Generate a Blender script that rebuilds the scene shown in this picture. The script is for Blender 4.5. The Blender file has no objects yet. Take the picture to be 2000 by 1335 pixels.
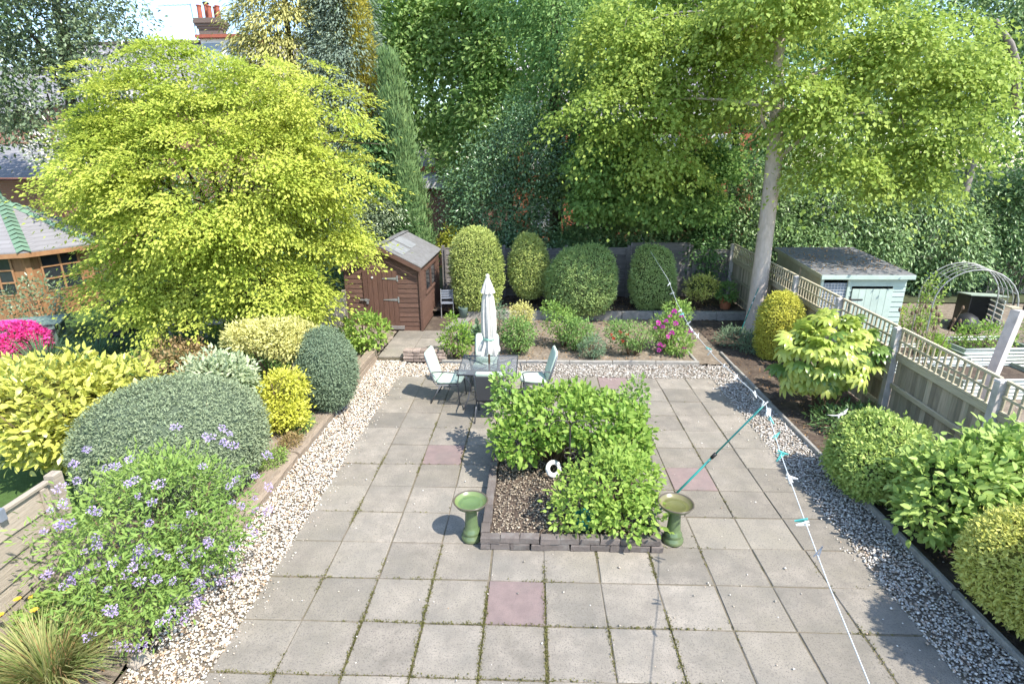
import bpy, math, random
import numpy as np
from mathutils import Vector, Matrix

random.seed(11)
rng = np.random.default_rng(11)
R = math.radians
sc = bpy.context.scene
COL = sc.collection

# ------------------------------------------------------------------ camera
cd = bpy.data.cameras.new('camera'); cam = bpy.data.objects.new('camera', cd); COL.objects.link(cam)
cr, cu, cf = Vector((0.99925826, 0.03797156, -0.0064094)), Vector((-0.00550115, 0.305491, 0.95217907)), Vector((-0.03811374, 0.95143755, -0.3054733))
m3 = Matrix((cr, cu, -cf)).transposed()
cam.matrix_world = Matrix.Translation((0, 0, 4.266)) @ m3.to_4x4()
cd.sensor_width = 36; cd.lens = 36 * 1086.29 / 2000; cd.clip_start = 0.05; cd.clip_end = 2000
sc.camera = cam
CAM = np.array([0, 0, 4.266])

# ------------------------------------------------------------------ sky, sun, exposure
SUN_DIR = Vector((0.31, -0.25, 0.51)).normalized()      # towards the sun
elev = math.asin(SUN_DIR.z); azim = math.atan2(SUN_DIR.x, SUN_DIR.y)
w = bpy.data.worlds.new('World'); sc.world = w; w.use_nodes = True
wn, wl = w.node_tree.nodes, w.node_tree.links
wn.clear()
sky = wn.new('ShaderNodeTexSky'); sky.sky_type = 'NISHITA'; sky.sun_disc = False
sky.sun_elevation = elev; sky.sun_rotation = azim; sky.air_density = 1.0; sky.dust_density = .5; sky.ozone_density = 1.3
bg = wn.new('ShaderNodeBackground'); bg.inputs['Strength'].default_value = 0.15
wo = wn.new('ShaderNodeOutputWorld')
tc = wn.new('ShaderNodeTexCoord'); cn = wn.new('ShaderNodeTexNoise'); cn.inputs['Scale'].default_value = 2.3; cn.inputs['Detail'].default_value = 7
cr_ = wn.new('ShaderNodeValToRGB'); cr_.color_ramp.elements[0].position = .60; cr_.color_ramp.elements[1].position = .95
cmix = wn.new('ShaderNodeMix'); cmix.data_type = 'RGBA'; cmix.inputs[7].default_value = (4.2, 4.4, 4.7, 1)
cmap = wn.new('ShaderNodeMapping'); cmap.inputs['Location'].default_value = (3.7, 1.9, .4); wl.new(tc.outputs['Generated'], cmap.inputs[0]); wl.new(cmap.outputs[0], cn.inputs['Vector']); wl.new(cn.outputs['Fac'], cr_.inputs['Fac'])
wl.new(cr_.outputs['Color'], cmix.inputs[0]); wl.new(sky.outputs['Color'], cmix.inputs[6])
wl.new(cmix.outputs[2], bg.inputs['Color']); wl.new(bg.outputs['Background'], wo.inputs['Surface'])
sl = bpy.data.lights.new('sun', 'SUN'); sl.energy = 3.2; sl.angle = R(0.53); sl.color = (1.0, 0.94, 0.84)
so = bpy.data.objects.new('sun', sl); COL.objects.link(so); so.location = (10, -8, 20)
so.rotation_euler = (-SUN_DIR).to_track_quat('-Z', 'Y').to_euler()
sc.view_settings.view_transform = 'Standard'; sc.view_settings.look = 'None'; sc.view_settings.gamma = 1
sc.view_settings.use_curve_mapping = False; sc.view_settings.exposure = 1.45
sc.render.engine = 'CYCLES'
sc.cycles.max_bounces = 8; sc.cycles.diffuse_bounces = 6; sc.cycles.transmission_bounces = 4; sc.cycles.glossy_bounces = 2; sc.cycles.transparent_max_bounces = 6
sc.cycles.caustics_reflective = False; sc.cycles.caustics_refractive = False

# ------------------------------------------------------------------ materials
def _new(name):
    m = bpy.data.materials.new(name); m.use_nodes = True
    nt = m.node_tree; nt.nodes.clear()
    out = nt.nodes.new('ShaderNodeOutputMaterial')
    return m, nt.nodes, nt.links, out
def rgba(c): return (c[0], c[1], c[2], 1)
def mixc(n, l, fac, a, b, blend='MIX'):
    x = n.new('ShaderNodeMix'); x.data_type = 'RGBA'; x.blend_type = blend
    for i, v in ((0, fac), (6, a), (7, b)):
        if hasattr(v, 'links') or hasattr(v, 'is_linked'): l.new(v, x.inputs[i])
        elif i == 0: x.inputs[0].default_value = v
        else: x.inputs[i].default_value = rgba(v)
    return x.outputs[2]
def noise(n, l, vec, scale, detail=4, rough=.6):
    t = n.new('ShaderNodeTexNoise'); t.inputs['Scale'].default_value = scale; t.inputs['Detail'].default_value = detail; t.inputs['Roughness'].default_value = rough
    l.new(vec, t.inputs['Vector']); return t.outputs['Fac']
def ramp(n, l, fac, p0, p1):
    r = n.new('ShaderNodeMapRange'); r.inputs[1].default_value = p0; r.inputs[2].default_value = p1; r.clamp = True
    l.new(fac, r.inputs[0]); return r.outputs[0]
def mat(name, c1, c2=None, scale=6, stretch=(1, 1, 1), rough=.8, bump=0.0, bscale=60, rand=0.0, spec=.3, metallic=0, c3=None, s3=1.5, t3=(.55, .75), speck=None, c4=None, world=True, transmission=0, lohi=(.35, .65)):
    m, n, l, out = _new(name)
    b = n.new('ShaderNodeBsdfPrincipled'); l.new(b.outputs[0], out.inputs[0])
    b.inputs['Roughness'].default_value = rough; b.inputs['Specular IOR Level'].default_value = spec; b.inputs['Metallic'].default_value = metallic
    b.inputs['Transmission Weight'].default_value = transmission
    if world: vec = n.new('ShaderNodeNewGeometry').outputs['Position']
    else: vec = n.new('ShaderNodeTexCoord').outputs['Object']
    mp = n.new('ShaderNodeMapping'); mp.inputs['Scale'].default_value = stretch; l.new(vec, mp.inputs[0]); v = mp.outputs[0]
    c2 = c2 or tuple(x * .75 for x in c1)
    col = mixc(n, l, ramp(n, l, noise(n, l, v, scale, 6, .65), *lohi), c1, c2)
    if c3: col = mixc(n, l, ramp(n, l, noise(n, l, v, s3, 4), *t3), col, c3)
    if c4: col = mixc(n, l, ramp(n, l, noise(n, l, v, c4[1], 5, .7), c4[2], c4[2] + .25), col, c4[0])
    if speck: col = mixc(n, l, ramp(n, l, noise(n, l, v, speck[1], 2, .8), speck[2], speck[2] + .08), col, speck[0])
    if rand:
        oi = n.new('ShaderNodeObjectInfo'); mr = n.new('ShaderNodeMapRange'); mr.inputs[3].default_value = 1 - rand; mr.inputs[4].default_value = 1 + rand
        l.new(oi.outputs['Random'], mr.inputs[0])
        hs = n.new('ShaderNodeHueSaturation'); l.new(mr.outputs[0], hs.inputs['Value']); l.new(col, hs.inputs['Color']); col = hs.outputs[0]
    l.new(col, b.inputs['Base Color'])
    if bump:
        bp = n.new('ShaderNodeBump'); bp.inputs['Strength'].default_value = bump; bp.inputs['Distance'].default_value = .02
        l.new(noise(n, l, v, bscale, 5, .7), bp.inputs['Height']); l.new(bp.outputs[0], b.inputs['Normal'])
    return m
def leafmat(name, dark, light, trans=.35, rough=.5, spec=.35, edge=None, te=.8):
    m, n, l, out = _new(name)
    a = n.new('ShaderNodeAttribute'); a.attribute_name = 'var'; f = a.outputs['Fac']
    oi = n.new('ShaderNodeObjectInfo')
    ad = n.new('ShaderNodeMath'); ad.operation = 'ADD'; l.new(f, ad.inputs[0])
    ml = n.new('ShaderNodeMath'); ml.operation = 'MULTIPLY'; ml.inputs[1].default_value = .25; l.new(oi.outputs['Random'], ml.inputs[0]); l.new(ml.outputs[0], ad.inputs[1])
    col = mixc(n, l, ramp(n, l, ad.outputs[0], .05, 1.15), dark, light)
    if edge: col = mixc(n, l, ramp(n, l, f, te, te + .04), col, edge)
    ds = n.new('ShaderNodeHueSaturation'); ds.inputs['Saturation'].default_value = .95; l.new(col, ds.inputs['Color']); col = ds.outputs[0]
    b = n.new('ShaderNodeBsdfPrincipled'); b.inputs['Roughness'].default_value = rough; b.inputs['Specular IOR Level'].default_value = spec
    t = n.new('ShaderNodeBsdfTranslucent'); l.new(col, b.inputs['Base Color'])
    br = n.new('ShaderNodeHueSaturation'); br.inputs['Value'].default_value = 1.2; br.inputs['Saturation'].default_value = 1.0; l.new(col, br.inputs['Color']); l.new(br.outputs[0], t.inputs['Color'])
    mx = n.new('ShaderNodeMixShader'); mx.inputs[0].default_value = trans
    l.new(b.outputs[0], mx.inputs[1]); l.new(t.outputs[0], mx.inputs[2]); l.new(mx.outputs[0], out.inputs[0])
    return m
def brickmat(name, c1, c2, mortar, bw=.225, bh=.075, rot=(R(90), 0, 0), msize=.01):
    m, n, l, out = _new(name)
    b = n.new('ShaderNodeBsdfPrincipled'); l.new(b.outputs[0], out.inputs[0]); b.inputs['Roughness'].default_value = .9
    g = n.new('ShaderNodeNewGeometry'); mp = n.new('ShaderNodeMapping'); mp.inputs['Rotation'].default_value = rot
    l.new(g.outputs['Position'], mp.inputs[0])
    t = n.new('ShaderNodeTexBrick'); l.new(mp.outputs[0], t.inputs['Vector']); t.inputs['Scale'].default_value = 1
    t.inputs['Color1'].default_value = rgba(c1); t.inputs['Color2'].default_value = rgba(c2); t.inputs['Mortar'].default_value = rgba(mortar)
    t.inputs['Brick Width'].default_value = bw; t.inputs['Row Height'].default_value = bh; t.inputs['Mortar Size'].default_value = msize
    col = mixc(n, l, noise(n, l, g.outputs['Position'], 1.3), t.outputs['Color'], tuple(x * .7 for x in c1))
    l.new(col, b.inputs['Base Color']); return m

M = {}
M['slab'] = mat('paving_slab', (.315, .280, .235), (.205, .184, .155), scale=4, rough=.9, bump=.35, bscale=90, rand=.14, c3=(.165, .158, .138), s3=1.3, t3=(.44, .85), speck=((.165, .15, .13), 60, .54), c4=((.25, .226, .18), .55, .48), lohi=(.33, .67))
M['slab_red'] = mat('red_slab', (.255, .19, .178), (.205, .155, .147), scale=7, rough=.9, bump=.3, bscale=90, rand=.08, c3=(.19, .16, .15), s3=2.2, t3=(.5, .8), speck=((.17, .14, .13), 95, .57))
M['joint'] = mat('joint_soil', (.20, .165, .125), (.12, .11, .07), scale=9, rough=1, bump=.5)
M['moss'] = leafmat('moss', (.10, .10, .03), (.20, .19, .07), .2, .9, .1)
M['soil'] = mat('soil', (.115, .085, .065), (.06, .045, .035), scale=14, rough=1, bump=.9, bscale=35, c3=(.17, .135, .10), s3=3, t3=(.5, .75), speck=((.30, .25, .19), 60, .66))
M['soil_dry'] = mat('dry_soil', (.25, .205, .16), (.15, .12, .09), scale=12, rough=1, bump=.9, bscale=35, c3=(.33, .28, .22), s3=4, t3=(.5, .8), speck=((.4, .35, .28), 55, .64))
M['grit'] = mat('grit_base', (.26, .22, .17), (.13, .11, .09), scale=60, rough=1, bump=.8, bscale=90)
M['lawn'] = mat('lawn', (.07, .13, .03), (.05, .09, .02), scale=20, rough=1, bump=.6)
M['far_ground'] = mat('far_ground', (.08, .09, .04), (.05, .06, .03), scale=2, rough=1)
M['concrete'] = mat('concrete', (.36, .34, .31), (.26, .25, .23), scale=9, rough=.95, bump=.5, c3=(.2, .2, .16), s3=3, speck=((.15, .15, .13), 40, .62))
M['sleeper'] = mat('weathered_timber', (.36, .29, .22), (.24, .19, .145), scale=9, stretch=(8, .7, 8), rough=.95, bump=.9, bscale=14, rand=.12, c3=(.30, .27, .23), s3=2)
M['brick'] = mat('edging_brick', (.175, .148, .134), (.125, .107, .098), scale=14, rough=.95, bump=.7, bscale=70, rand=.2, c3=(.24, .222, .205), s3=7, t3=(.5, .75), speck=((.1, .085, .08), 60, .62))
M['stone'] = mat('walling_stone', (.36, .29, .245), (.25, .2, .175), scale=9, rough=.95, bump=.8, bscale=50, rand=.2)
M['rock'] = mat('rock', (.42, .37, .31), (.30, .26, .22), scale=6, rough=.95, bump=.8, bscale=20)
M['fence'] = mat('grey_fence_timber', (.50, .42, .31), (.37, .31, .23), scale=7, stretch=(7, 7, .6), rough=.95, bump=.6, bscale=20, rand=.38, c3=(.29, .285, .2), s3=1.4, t3=(.5, .8))
M['rail'] = mat('fence_rail_timber', (.54, .47, .33), (.41, .36, .255), scale=6, stretch=(7, .6, 7), rough=.95, bump=.5, bscale=20, rand=.12)
M['post'] = mat('concrete_post', (.62, .57, .54), (.50, .46, .44), scale=9, rough=.95, bump=.4, c3=(.32, .30, .27), s3=3, t3=(.55, .8))
M['oldfence'] = mat('silvered_fence_timber', (.27, .25, .24), (.17, .155, .145), scale=7, stretch=(.5, 7, 9), rough=.95, bump=.7, bscale=20, rand=.25, c3=(.13, .12, .10), s3=1.1, t3=(.5, .8))
M['palefence'] = mat('pale_fence_timber', (.46, .395, .32), (.34, .29, .235), scale=6, stretch=(7, .5, 9), rough=.95, bump=.6, bscale=20, rand=.14)
M['shed'] = mat('brown_stained_timber', (.145, .082, .06), (.095, .053, .04), scale=7, stretch=(.6, 7, 8), rough=.7, bump=.5, bscale=18, rand=.14, c3=(.2, .115, .085), s3=2.2, t3=(.55, .8))
M['shed_door'] = mat('brown_door_timber', (.15, .08, .057), (.10, .054, .04), scale=7, stretch=(8, 7, .5), rough=.7, bump=.5, bscale=18, rand=.14)
M['felt'] = mat('roof_felt', (.20, .20, .205), (.145, .142, .142), scale=8, rough=.95, bump=.6, bscale=120, rand=.05, c3=(.13, .13, .125), s3=1.6, t3=(.5, .8))
M['felt_pale'] = mat('roof_felt_pale', (.26, .27, .28), (.20, .21, .215), scale=5, rough=.95, bump=.6, bscale=120)
M['metal_grey'] = mat('galvanised', (.5, .5, .5), (.38, .38, .38), scale=20, rough=.45, metallic=.7)
M['frame'] = mat('grey_tube', (.13, .135, .15), (.10, .105, .12), rough=.4, metallic=.4, spec=.5)
M['glass'] = None
M['cushion'] = mat('mint_cushion', (.56, .66, .56), (.50, .60, .50), scale=12, rough=.95, bump=.3, bscale=200)
M['sling'] = mat('dark_sling', (.10, .10, .105), (.08, .08, .085), scale=200, rough=.9)
M['canvas'] = mat('parasol_canvas', (.60, .575, .53), (.52, .50, .46), scale=9, rough=.95, bump=.2, bscale=120)
M['tie'] = mat('mint_tie', (.35, .58, .43), (.3, .5, .38), rough=.9)
M['pole_wood'] = mat('parasol_pole', (.33, .17, .08), (.25, .12, .06), scale=8, stretch=(6, 6, .7), rough=.5)
M['green_glaze'] = mat('green_glaze', (.115, .165, .075), (.08, .12, .055), scale=6, rough=.22, spec=.6, c3=(.17, .20, .10), s3=3, t3=(.5, .8), world=False)
M['glaze_rim'] = mat('brown_glaze_rim', (.12, .095, .07), (.09, .075, .055), rough=.3, spec=.6, world=False)
M['bowl_in'] = mat('bowl_inside', (.17, .23, .085), (.13, .18, .07), scale=5, rough=.3, spec=.5, world=False)
M['bowl_in2'] = mat('bowl_inside_muddy', (.20, .18, .085), (.15, .14, .06), scale=5, rough=.3, spec=.5, world=False)
M['terracotta'] = mat('terracotta', (.45, .17, .085), (.36, .13, .065), scale=10, rough=.85)
M['teal'] = mat('teal_paint', (.02, .25, .22), (.015, .2, .18), rough=.4, spec=.5)
M['black'] = mat('black_plastic', (.03, .03, .032), (.02, .02, .022), rough=.45)
M['white'] = mat('white_plastic', (.75, .75, .74), (.68, .68, .67), rough=.4, spec=.5)
M['peg_teal'] = mat('teal_peg', (.12, .50, .46), (.1, .45, .4), rough=.4)
M['peg_grey'] = mat('grey_peg', (.22, .24, .28), (.18, .2, .24), rough=.4)
M['line'] = mat('washing_line', (.62, .66, .68), (.55, .58, .6), rough=.6)
M['sage'] = mat('sage_paint', (.42, .51, .45), (.37, .45, .40), scale=6, rough=.7, rand=.05, c3=(.45, .56, .5), s3=2)
M['sage_side'] = mat('olive_sheet', (.33, .33, .22), (.27, .27, .18), scale=5, rough=.8)
M['iron'] = mat('dark_iron', (.03, .03, .03), (.045, .035, .03), rough=.6)
M['arch'] = mat('grey_arch_tube', (.42, .43, .42), (.30, .29, .27), scale=9, rough=.5, metallic=.3)
M['corr'] = mat('corrugated_planter', (.62, .66, .62), (.52, .57, .53), scale=8, rough=.5, metallic=.2)
M['planter_side'] = mat('planter_end', (.36, .42, .34), (.3, .35, .28), scale=8, rough=.6)
M['cabin'] = mat('cabin_timber', (.31, .165, .08), (.22, .115, .055), scale=6, stretch=(5, 5, .6), rough=.6, rand=.1, bump=.3, bscale=20)
M['cabin_rail'] = mat('cabin_trim', (.36, .20, .10), (.27, .14, .07), scale=6, rough=.6, rand=.08)
M['pane'] = mat('window_pane', (.03, .035, .04), (.02, .025, .03), rough=.06, spec=.8)
M['pane_sky'] = mat('window_pane_pale', (.25, .30, .36), (.2, .25, .3), rough=.05, spec=.8)
M['green_tile'] = mat('green_shingle', (.15, .25, .17), (.12, .2, .14), scale=20, rough=.9, rand=.1)
M['table_paint'] = mat('green_grey_table', (.17, .24, .21), (.13, .19, .165), scale=7, rough=.7, rand=.08)
M['slate'] = brickmat('slate_roof', (.30, .28, .31), (.24, .225, .25), (.16, .15, .165), bw=.28, bh=.2, rot=(R(90), 0, 0), msize=.012)
M['slate_grey'] = brickmat('slate_grey', (.27, .265, .275), (.22, .215, .225), (.17, .165, .17), bw=.25, bh=.09, rot=(R(90), 0, 0), msize=.012)
M['redbrick'] = brickmat('red_brick', (.46, .13, .06), (.38, .10, .05), (.30, .2, .15))
M['pinkbrick'] = brickmat('pink_brick', (.38, .17, .12), (.33, .14, .10), (.3, .24, .2))
M['stackbrick'] = brickmat('stack_brick', (.17, .12, .10), (.13, .095, .085), (.2, .18, .15))
M['render'] = mat('pale_render', (.55, .52, .55), (.48, .45, .48), scale=3, rough=.9)
M['upvc'] = mat('white_window_frame', (.78, .78, .78), (.72, .72, .72), rough=.35, spec=.5)
M['pot_red'] = mat('chimney_pot', (.36, .11, .07), (.28, .085, .055), scale=8, rough=.85)
M['bark_pale'] = mat('pale_bark', (.60, .51, .45), (.46, .39, .33), scale=6, stretch=(2, 2, .9), rough=.95, bump=.6, bscale=22, c3=(.30, .26, .21), s3=4, t3=(.58, .8))
M['grey_bark'] = mat('grey_bark', (.30, .27, .24), (.21, .19, .17), scale=7, stretch=(4, 4, 1), rough=.95, bump=.6, bscale=25)
M['bark'] = mat('bark', (.13, .10, .075), (.085, .065, .05), scale=7, stretch=(4, 4, 1), rough=.95, bump=.7, bscale=25)
M['twig'] = mat('twig', (.20, .14, .09), (.13, .09, .06), scale=10, rough=.95)
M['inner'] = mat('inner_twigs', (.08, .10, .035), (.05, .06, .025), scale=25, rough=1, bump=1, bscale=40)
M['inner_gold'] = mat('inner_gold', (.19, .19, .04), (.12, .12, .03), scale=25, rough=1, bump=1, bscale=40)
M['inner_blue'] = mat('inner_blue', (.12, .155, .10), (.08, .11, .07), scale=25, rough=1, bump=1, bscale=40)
# leaves
M['L_acer'] = leafmat('acer_leaf', (.27, .39, .035), (.57, .60, .10), .38, .55, .18)
M['L_syc'] = leafmat('sycamore_leaf', (.23, .35, .05), (.49, .57, .12), .40, .5, .18)
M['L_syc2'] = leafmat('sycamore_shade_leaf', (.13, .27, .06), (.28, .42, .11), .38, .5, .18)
M['L_laurel'] = leafmat('laurel_leaf', (.105, .21, .07), (.26, .38, .145), .22, .38, .45)
M['L_holly'] = leafmat('holly_leaf', (.085, .18, .075), (.20, .31, .135), .14, .25, .65)
M['L_hollyb'] = leafmat('holly_blossom_leaf', (.11, .17, .08), (.24, .30, .16), .15, .28, .6)
M['L_beech'] = leafmat('beech_leaf', (.19, .35, .085), (.42, .54, .18), .5, .5, .18)
M['L_beech2'] = leafmat('beech_leaf_dark', (.13, .27, .07), (.29, .44, .14), .35, .5, .18)
M['L_cedar'] = leafmat('golden_cedar_spray', (.36, .36, .10), (.62, .58, .22), .25, .7, .15)
M['L_gconifer'] = leafmat('grey_conifer_spray', (.12, .17, .12), (.25, .32, .24), .2, .7, .15)
M['L_spire'] = leafmat('gold_spire_spray', (.44, .40, .04), (.66, .58, .10), .25, .7, .15)
M['L_cypress'] = leafmat('cypress_spray', (.13, .24, .08), (.28, .40, .15), .2, .7, .15)
M['L_ivy'] = leafmat('ivy_leaf', (.07, .17, .05), (.17, .29, .09), .22, .4, .4)
M['L_blue'] = leafmat('blue_green_sprig', (.16, .22, .12), (.33, .39, .23), .15, .75, .12, edge=(.42, .36, .24), te=.97)
M['L_dkblue'] = leafmat('dark_sprig', (.10, .165, .10), (.24, .31, .19), .15, .75, .12)
M['L_topi'] = leafmat('topiary_sprig', (.27, .35, .07), (.54, .59, .18), .2, .7, .15)
M['L_topi2'] = leafmat('topiary_green_sprig', (.20, .33, .09), (.43, .53, .18), .2, .7, .15)
M['L_goldsprig'] = leafmat('gold_sprig', (.38, .41, .03), (.68, .64, .10), .2, .7, .15)
M['L_goldsprig2'] = leafmat('lime_sprig', (.42, .46, .07), (.74, .72, .22), .22, .7, .15)
M['L_yvar'] = leafmat('cream_gold_leaf', (.42, .42, .08), (.70, .66, .26), .3, .5, .3)
M['L_ylow'] = leafmat('bright_gold_leaf', (.42, .46, .03), (.72, .70, .10), .32, .5, .3)
M['L_wvar'] = leafmat('white_variegated_leaf', (.28, .38, .18), (.66, .70, .48), .3, .5, .3)
M['L_glaurel'] = leafmat('golden_laurel_leaf', (.38, .43, .05), (.70, .66, .15), .3, .35, .5)
M['L_red'] = leafmat('bronze_leaf', (.24, .22, .06), (.42, .26, .14), .3, .5, .3)
M['L_cean'] = leafmat('narrow_green_leaf', (.14, .26, .045), (.32, .44, .10), .32, .5, .18)
M['L_bright'] = leafmat('bright_shrub_leaf', (.16, .31, .035), (.39, .51, .10), .36, .4, .18)
M['L_rose'] = leafmat('rose_leaf', (.15, .29, .05), (.35, .49, .11), .33, .35, .18)
M['L_hyd'] = leafmat('broad_garden_leaf', (.20, .36, .06), (.44, .55, .15), .33, .4, .18)
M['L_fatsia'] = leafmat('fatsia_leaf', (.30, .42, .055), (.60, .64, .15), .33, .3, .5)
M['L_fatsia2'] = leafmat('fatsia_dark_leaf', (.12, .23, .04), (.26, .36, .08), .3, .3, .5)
M['L_ball'] = leafmat('hedge_ball_sprig', (.22, .36, .06), (.50, .60, .16), .25, .5, .25)
M['L_grass'] = leafmat('grass_blade', (.15, .24, .05), (.50, .45, .19), .3, .6, .2)
M['L_iris'] = leafmat('iris_blade', (.06, .13, .06), (.16, .27, .14), .3, .6, .2)
M['L_bed'] = leafmat('border_leaf', (.13, .26, .06), (.31, .45, .13), .33, .5, .18)
M['L_grey'] = leafmat('grey_border_leaf', (.12, .21, .12), (.25, .35, .2), .3, .6, .2)
M['F_lilac'] = leafmat('lilac_floret', (.42, .31, .63), (.66, .53, .79), .3, .8, .1)
M['F_pink'] = leafmat('pink_petal', (.72, .02, .26), (.85, .07, .42), .3, .7, .1)
M['F_mag'] = leafmat('magenta_petal', (.60, .04, .40), (.78, .14, .58), .3, .7, .1)
M['F_white'] = leafmat('white_petal', (.70, .66, .62), (.82, .78, .75), .3, .7, .1)
M['F_yellow'] = leafmat('yellow_petal', (.80, .50, .02), (.85, .6, .05), .3, .7, .1)
M['F_red'] = leafmat('red_petal', (.55, .05, .02), (.65, .12, .06), .3, .7, .1)
M['F_blue'] = leafmat('blue_floret', (.18, .2, .5), (.4, .4, .7), .3, .7, .1)
M['brown_dry'] = leafmat('dry_stem', (.30, .17, .07), (.42, .26, .12), .2, .9, .1)
def glassmat():
    m, n, l, out = _new('table_glass')
    t = n.new('ShaderNodeBsdfTransparent'); t.inputs[0].default_value = (.80, .82, .84, 1)
    g = n.new('ShaderNodeBsdfGlossy'); g.inputs['Roughness'].default_value = .12; g.inputs[0].default_value = (.8, .82, .85, 1)
    d = n.new('ShaderNodeBsdfDiffuse'); d.inputs[0].default_value = (.35, .37, .40, 1)
    mx = n.new('ShaderNodeMixShader'); mx.inputs[0].default_value = .10; l.new(t.outputs[0], mx.inputs[1]); l.new(g.outputs[0], mx.inputs[2])
    m2 = n.new('ShaderNodeMixShader'); m2.inputs[0].default_value = .2; l.new(mx.outputs[0], m2.inputs[1]); l.new(d.outputs[0], m2.inputs[2]); l.new(m2.outputs[0], out.inputs[0])
    return m
M['glass'] = glassmat()
def pebblemat():
    m, n, l, out = _new('pebbles')
    a = n.new('ShaderNodeAttribute'); a.attribute_name = 'tint'
    b = n.new('ShaderNodeBsdfPrincipled'); b.inputs['Roughness'].default_value = .75; b.inputs['Specular IOR Level'].default_value = .3
    l.new(a.outputs['Color'], b.inputs['Base Color']); l.new(b.outputs[0], out.inputs[0]); return m
M['pebble'] = pebblemat()
def watermat():
    m, n, l, out = _new('bird_bath_water')
    t = n.new('ShaderNodeBsdfTransparent'); t.inputs[0].default_value = (.9, .95, .88, 1)
    g = n.new('ShaderNodeBsdfGlossy'); g.inputs['Roughness'].default_value = .03
    mx = n.new('ShaderNodeMixShader'); mx.inputs[0].default_value = .06; l.new(t.outputs[0], mx.inputs[1]); l.new(g.outputs[0], mx.inputs[2]); l.new(mx.outputs[0], out.inputs[0])
    return m
M['water'] = watermat()

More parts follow.
